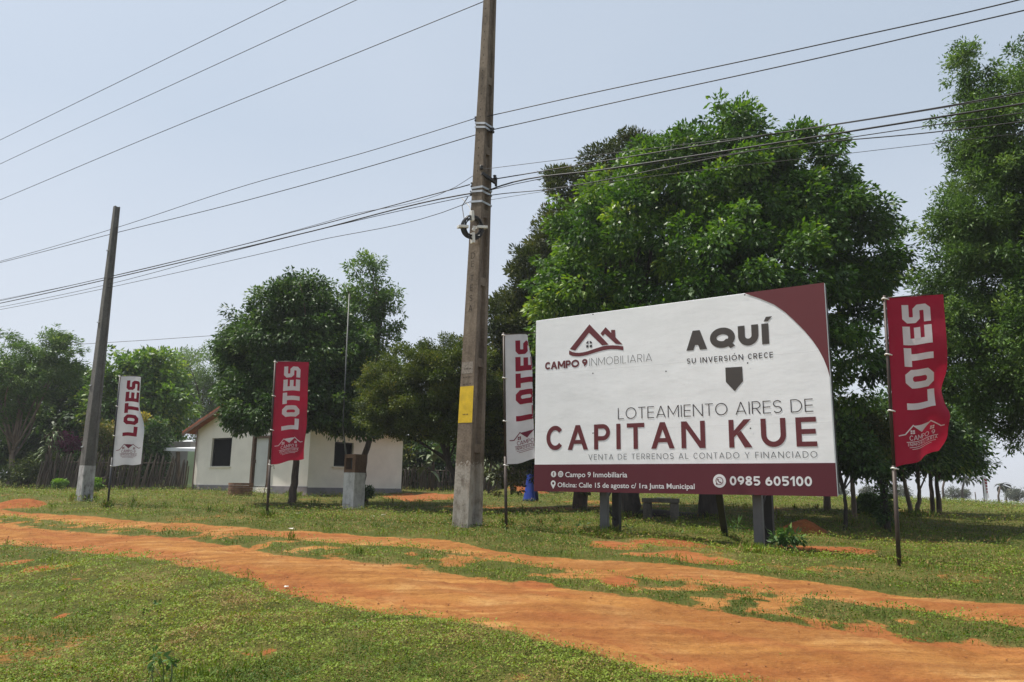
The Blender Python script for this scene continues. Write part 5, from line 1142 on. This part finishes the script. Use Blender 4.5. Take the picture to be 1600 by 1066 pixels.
# distant flag, stakes
pf = ground_under(at(1540,801,52)); ft = thing('feather_flag', 'small far away white banner flag out in the open field at right', 'flag', pf, GF)
m = MB(); tp_ = at(1534,739,52); m.tube([pf-up*.1, tp_], .035, 7); m.build('pole', POLE_BK, ft)
m = MB(); cl = [tp_+np.array([.02,0,-.05]), tp_+np.array([.30,.05,-.35]), tp_+np.array([.42,.1,-1.6]), tp_+np.array([.06,0,-1.9])]
nn = 8; V = []
for j in range(nn+1):
    for i in range(5):
        a, b = i/4, j/nn; V.append((cl[0]*(1-a)+cl[1]*a)*(1-b)+(cl[3]*(1-a)+cl[2]*a)*b+np.array([0,.06*math.sin(a*5+b*4),0]))
m.add(V, [(j*5+i, j*5+i+1, (j+1)*5+i+1, (j+1)*5+i) for j in range(nn) for i in range(4)]); fc_ = m.build('cloth', CL_WHITE, ft, True)
m = MB()
for k in range(5):
    b0 = .12+.13*k
    P_ = lambda a, b: (cl[0]*(1-a)+cl[1]*a)*(1-b)+(cl[3]*(1-a)+cl[2]*a)*b+np.array([0,.06*math.sin(a*5+b*4)-.03,0])
    m.quad(P_(.35,b0), P_(.8,b0), P_(.8,b0+.09), P_(.35,b0+.09))
m.build('lettering', PR_RED, fc_)
for px, pyb, pyt, Y, lab in [(1472,812,772,24,'pale thin stake in the field right of the round leafy tree'),(1527,806,769,40,'thin survey stake in the field left of the distant flag'),(1537,795,778,60,'tiny far stake beside the distant flag'),(1178+35,812,792,18,'thin stake standing in the grass under the billboard edge')]:
    b = ground_under(at(px, pyb, Y)); hh = at(px, pyt, Y)[2]-b[2]; m = MB(); m.tube([b-up*.1, b+up*hh*.5+[.01,0,0], b+up*hh], .022 if Y > 20 else .009, 6); m.build('stake', BARK_PALE if Y < 30 else BARK, None, True, b)
    o_ = bpy.data.objects[-1] if False else [o for o in scene.collection.objects if o.name.startswith('stake') and o.parent is None and 'label' not in o][0]
    o_.name = 'survey_stake'; tag(o_, lab, 'stake', 'stakes in the field')

# ------------------------------------------------------------------ concrete power poles
CONC = concrete('power_pole_concrete', (.22,.178,.138,1), (.09,.070,.053,1), (.40,.37,.33,1), .98, var=.3, white_noise=.35)
CONC_L = concrete('grey_pole_concrete', (.185,.18,.17,1), (.10,.097,.09,1), (.55,.55,.55,1), .86, white_noise=.04)
BLACK = simple('black_porcelain', (.018,.018,.02,1), .3, .3); GALV = simple('galvanised_strap', (.45,.46,.47,1), .4, .15, 8, .6)
def ipole(name, label, base, top, w0, w1, mat, ribs, web=.5, tf=.26):
    t = thing(name, label, 'utility pole', base); n = 14; V = []; Fc = []
    sec = [(-1,-1),(1,-1),(1,-1+2*tf),(web,-1+2*tf+.12),(web,1-2*tf-.12),(1,1-2*tf),(1,1),(-1,1),(-1,1-2*tf),(-web,1-2*tf-.12),(-web,-1+2*tf+.12),(-1,-1+2*tf)]
    c = lambda k: base+(top-base)*k; hw = lambda k: (w0+(w1-w0)*k)/2
    ks = np.r_[-.03, np.linspace(0, 1, n)]
    for k in ks:
        for a, b in sec: V.append(c(k)+D3*a*hw(k)+N3*b*hw(k)*1.15)
    q = len(sec); Fc = [(i*q+j, i*q+(j+1) % q, (i+1)*q+(j+1) % q, (i+1)*q+j) for i in range(len(ks)-1) for j in range(q)]+[tuple(range((len(ks)-1)*q, len(ks)*q))]
    m = MB(); m.add(V, Fc); sh = m.build('shaft', mat, t, bevel=.006)
    for z in ribs:
        k = z/(top[2]-base[2]); 
        for sg in (-1, 1): m = MB(); m.box(c(k)+D3*sg*hw(k)*(web+.93)/2, hw(k)*(.95-web)/2, hw(k)*(1.12-2*tf), .07, D3, N3, (top-base)/np.linalg.norm(top-base)); m.build('rib', mat, t)
    return t, c, hw
D0 = 9.87
pb0 = ground_under(on_plane(730, 821, D0)); p_top0 = on_plane(765.5, 0, D0); pdir = (p_top0-pb0)/(p_top0[2]-pb0[2]); ptop = pb0+pdir*9.6
zt = p_top0[2]-pb0[2]; wt = .325+(.160-.325)*9.6/zt
zy = lambda px, py: float(on_plane(px, py, D0-.13)[2]-pb0[2])
mp_, mc, mh = ipole('power_pole', 'tall brown concrete power pole with a yellow painted band left of the billboard', pb0, ptop, .325, wt, CONC, [zy(745,700), zy(745,565), zy(750,437), zy(755,330), zy(760,230), zy(765,120)])
kz = lambda z: z/9.6
fpt = lambda lat, z, off: mc(kz(z))+D3*lat-N3*(mh(kz(z))*1.15+off)
m = MB(); z0, z1 = zy(730, 661), zy(732, 604); e = .012
V = [fpt(sg*(mh(kz(z))-.004), z, .003) for z in (z0, z1) for sg in (-1, 1)]; m.add(V, [(0,1,3,2)]); 
m.build('yellow_band', simple('yellow_paint', (.62,.42,.015,1), .75, .16, 9, 0, .3), mp_)
INKP = simple('recess_shade', (.045,.032,.024,1), .95, .3)  # dark tone painted as the shade inside holes and engraved letters
m = MB(); fl = lambda x, z, off: fpt(x, z, off)
for ch, py in (('D',400),('E',413),('T',435),('E',450),('S',466),('A',482)):
    zc = zy(738, py); polys = text_polys(ch+' ', .10, .105, -.045, .06, zc-.05) if False else []
    g, Wd = glyph(ch, .10); m = MB()
    emit(m, [([((a-Wd/2)*.10-.01, zc-.052+b*.105) for a, b in p], k) for k, lay in enumerate(g) for p in lay], fl, .003); m.build('engraved_letter', INKP, mp_)
m = MB()
for py in range(12, 270, 12): 
    z = zy(757, py); x = -mh(kz(z))*.1; V = [fpt(x+.011*math.cos(q_), z+.014*math.sin(q_), .002) for q_ in np.arange(8)*math.pi/4]; m.add(V, [tuple(range(8))])
    V = [mc(kz(z))+D3*(mh(kz(z))*.5+.004)*1.0+N3*(.010*math.cos(q_))+up*.013*math.sin(q_) for q_ in np.arange(8)*math.pi/4]; m.add(V, [tuple(range(8))])
for py, n_ in ((577,5),(590,6),(601,6),(648,4)):
    z = zy(730, py)
    for i in range(n_): 
        x = (i-(n_-1)/2)*.03; V = [fpt(x+a*.008, z+b*.010, .0045) for a, b in ((-1,-1),(1,-1),(1,1),(-1,1))]; m.add(V, [(0,1,2,3)])
m.build('painted_bolt_holes', INKP, mp_)  # flat dark marks on the surface, hole shade put into the colour
m = MB(); z0, z1 = zy(733,584), zy(733,566); V = [fpt(sg*mh(kz(z))*.8-.01, z, .002) for z in (z0, z1) for sg in (-1, 1)]; m.add(V, [(0,1,3,2)]); m.build('faded_plate', simple('faded_grey_stencil', (.235,.205,.175,1), .9, .35, 40), mp_)
def strap(z, tilt=0):
    m = MB(); k = kz(z); h = mh(k)+.008; P = [mc(k)+D3*a*h+N3*b*(mh(k)*1.15+.008)+up*tilt*a for a, b in ((-1,-1),(1,-1),(1,1),(-1,1),(-1,-1))]
    for i in range(4): m.bar(P[i], P[i+1], .008, .035)
    m.build('clamp_band', GALV, mp_)
for py, tl in ((190,-.03),(196,-.03),(290,-.01),(296,-.02),(312,-.02)): strap(zy(757,py), tl)
def insul(px, py, D, r=.045, h=.09):
    c = on_plane(px, py, D); m = MB(); m.tube([c-up*h/2, c-up*h*.3, c-up*h*.1, c+up*h*.1, c+up*h*.3, c+up*h/2], [r*.75, r, r*.6, r*.6, r, r*.7], 12); m.build('insulator', BLACK, mp_, True); return c
i1 = insul(745,186,D0-.02); i2 = insul(769.5,204,D0+.05,.04); i3 = insul(739,289,D0-.03); i4 = insul(738,302,D0-.05); i5 = insul(773,277,D0+.1,.035,.07); i6 = insul(752,262,D0-.14,.035,.07); i7 = insul(740,311,D0-.04,.03,.05)
m = MB(); a = on_plane(753,271,D0-.14); b = on_plane(775,286,D0+.12); m.bar(a, b, .05, .05); m.bar(b-up*.06, b+up*.10, .03, .03); m.build('bracket', STEEL_DK, mp_)
for c in (i1, i3, i4, i7): q = mc(kz(c[2]-pb0[2])); m = MB(); m.bar(c, q-N3*.0-D3*mh(kz(c[2]-pb0[2]))*.9, .025, .025); m.build('insulator_pin', STEEL_DK, mp_)
m = MB(); m.bar(i2, mc(kz(i2[2]-pb0[2]))+D3*mh(kz(i2[2]-pb0[2]))*.6, .025, .025); m.build('insulator_pin', STEEL_DK, mp_)
# pole on the left
pl0 = ground_under(on_plane(131, 782, 9.84)); pl1 = on_plane(182.5, 323, 9.84)
lp, lc, lh = ipole('power_pole', 'shorter leaning grey concrete pole with a white painted foot at left', pl0, pl1, .265, .115, CONC_L, [], .35, .17)
m = MB()
for py in (397, 505, 602, 698):
    z = float(on_plane(160, py, 9.84)[2]-pl0[2]); k = z/(pl1[2]-pl0[2])
    m.box(lc(k)-D3*.0-N3*(lh(k)*1.15+.012)-D3*lh(k)*.55, .05, .012, .014, D3, N3)
m.build('clamp', GALV, lp)

# coil of cable
zc_ = on_plane(738, 355, D0-.30); coil = thing('cable_coil', 'coil of black cable with white tape tied to the tall power pole', 'cable coil', zc_)
m = MB(); rng = np.random.RandomState(9); TT = np.linspace(0, 2*math.pi*11, 420); cxx = np.array([.92,.0,0]); 
e1 = np.array([.88,.35,0.]); e1 /= np.linalg.norm(e1); e2 = np.array([.03,-.1,.99]); e3 = np.cross(e1, e2)
rr = .155+.028*np.sin(TT*.37)+.012*np.sin(TT*1.7+1); oo = .035*np.sin(TT*.23+.5)
m.tube([zc_+e1*r*math.cos(t)+e2*r*1.12*math.sin(t)+e3*o for t, r, o in zip(TT, rr, oo)], .0095, 5); m.build('cable', BLACK, coil, True)
for k in range(4):
    a_ = k*math.pi/2+.1; c = zc_+(e1*math.cos(a_)+e2*1.12*math.sin(a_))*.155; rd = e1*math.cos(a_)+e2*math.sin(a_); tn_ = -e1*math.sin(a_)+e2*math.cos(a_)
    m = MB(); m.box(c+rd*.012, .085, .022, .062, rd, tn_, e3); m.build('tape', TIE, coil, bevel=.004)
m = MB(); m.tube([zc_-e3*.0+e1*.02, zc_+e1*.05+e2*.02, zc_+e1*.02-e2*.05], .03, 6); m.build('tape', TIE, coil)
m = MB(); m.tube([zc_-e1*.14+e2*.07, on_plane(722,322,D0-.25), on_plane(731,308,D0-.15)], .008, 5); m.tube([on_plane(722,310,D0-.15), on_plane(733,322,D0-.2), zc_+e2*.15+e1*.02], .008, 5); m.build('lead', BLACK, coil)

# ------------------------------------------------------------------ wires
WIRE = simple('black_cable', (.022,.022,.026,1), .6, .2)
def wire(pts, D, r, label, name='overhead_wire'):
    P = np.array([on_plane(px, py, D(i) if callable(D) else D) for i, (px, py) in enumerate(pts)])
    out = []
    n = len(P); Q = np.vstack([2*P[0]-P[1], P, 2*P[-1]-P[-2]])
    for i in range(n-1):
        p0, p1, p2, p3 = Q[i:i+4]
        l0, l1, l2 = (np.linalg.norm(x)**.5 for x in (p1-p0, p2-p1, p3-p2))
        m1 = ((p1-p0)/l0**2-(p2-p0)/(l0**2+l1**2)+(p2-p1)/l1**2)*l1**2; m2 = ((p2-p1)/l1**2-(p3-p1)/(l1**2+l2**2)+(p3-p2)/l2**2)*l1**2
        for t in np.linspace(0, 1, 9)[:-1]:
            t2, t3 = t*t, t**3; out.append((2*t3-3*t2+1)*p1+(t3-2*t2+t)*m1+(-2*t3+3*t2)*p2+(t3-t2)*m2)
    out.append(P[-1]); m = MB(); m.tube(out, r, 6); o = m.build(name, WIRE, None, True); return tag(o, label, 'wire', 'overhead wires')
def line(pts, D, r, label): return wire(pts, D, r, label)
line([(-160,297),(0,219),(223,110),(447,0),(700,-124)], D0-.9, .0075, 'topmost overhead wire at upper left, leaving the frame first')
line([(-160,335),(0,256.5),(278,128.5),(557,0),(760,-94)], D0-.45, .0075, 'second highest overhead wire at upper left')
line([(-160,379),(0,312.5),(280,195),(560,82),(757,2)], D0-.02, .008, 'third overhead wire, reaching the tall pole at the top of the frame')
line([(-160,446),(0,408.5),(185,355),(390,288),(585,234),(743,185)], D0-.02, .007, 'upper wire of the middle pair left of the tall pole')
line([(-160,447),(0,410.5),(185,363),(390,312),(585,258),(766,204)], D0+.05, .008, 'lower wire of the middle pair left of the tall pole')
line([(748,185),(904,150),(1300,65.6),(1600,-2),(1760,-44)], D0-.02, .008, 'upper wire of the high pair right of the tall pole')
line([(769,203),(1007,150),(1300,86),(1600,16.4),(1760,-20)], D0+.05, .008, 'lower wire of the high pair right of the tall pole')
line([(-160,498),(0,468.5),(285,406),(536,339),(739,275),(752,265)], D0-.12, .0045, 'thin pale top wire of the low bundle left of the tall pole')
line([(-160,500),(0,470),(175,431.5),(487,355),(734,288.6)], D0-.03, .009, 'thick upper cable of the low bundle left of the tall pole')
line([(-160,503),(0,474),(175,435),(487,361.5),(721.5,304.7),(738,302)], D0-.05, .012, 'thickest black cable of the low bundle left of the tall pole')
line([(-160,508),(0,480),(175,443),(390,386),(634,327.5),(735,306)], D0-.04, .006, 'fourth wire of the low bundle left of the tall pole')
line([(-160,511),(0,484),(273,427),(487,378),(726,319),(740,313)], D0-.04, .006, 'lowest wire of the low bundle left of the tall pole')
line([(752,265),(952,240),(1300,196),(1600,147),(1760,118)], D0-.12, .0045, 'thin topmost wire crossing the broad tree right of the tall pole')
line([(773,280),(1040,236),(1224,207),(1456,170),(1600,144),(1760,112)], D0+.1, .009, 'black cable crossing the upper part of the broad tree')
line([(757,300),(784,290),(952,264),(1224,222),(1456,185),(1600,162),(1760,136)], D0+.06, .012, 'thickest cable of the bundle crossing the broad tree')
line([(757,300),(769,296.6),(1110,245),(1300,219),(1456,196),(1600,176),(1760,153)], D0+.06, .006, 'thin cable just under the thickest one across the broad tree')
line([(757,307),(769,305),(852,296.6),(1241,227),(1456,207),(1600,190),(1760,172)], D0+.06, .007, 'lowest visible cable crossing the broad tree')
line([(757,314),(769,312),(1000,278),(1346,237.5),(1600,208),(1760,190)], D0+.06, .0035, 'faint thin wire sagging lowest right of the tall pole')
m = MB(); P = [at(-60,546,46), at(60,541,46), at(125,538,46), at(240,531,46), at(340,524,46), at(420,517,46), at(480,511,46)]; m.tube(P, .016, 5); tag(m.build('overhead_wire', WIRE, None, True), 'far thin wire low in the sky behind the left trees', 'wire', 'overhead wires')

# ------------------------------------------------------------------ dusty air
m = bpy.data.materials.new('dusty_air'); m.use_nodes = True; nt = m.node_tree; nt.nodes.remove(nt.nodes['Principled BSDF'])
pv = nt.nodes.new('ShaderNodeVolumePrincipled'); pv.inputs['Color'].default_value = (.86,.88,.92,1); pv.inputs['Density'].default_value = .0008; pv.inputs['Anisotropy'].default_value = .2
nt.links.new(pv.outputs[0], nt.nodes['Material Output'].inputs['Volume'])
mb = MB(); mb.box((0, 0, -57), 5000, 5000, 73); tag(mb.build('haze', m, None), kind='stuff')
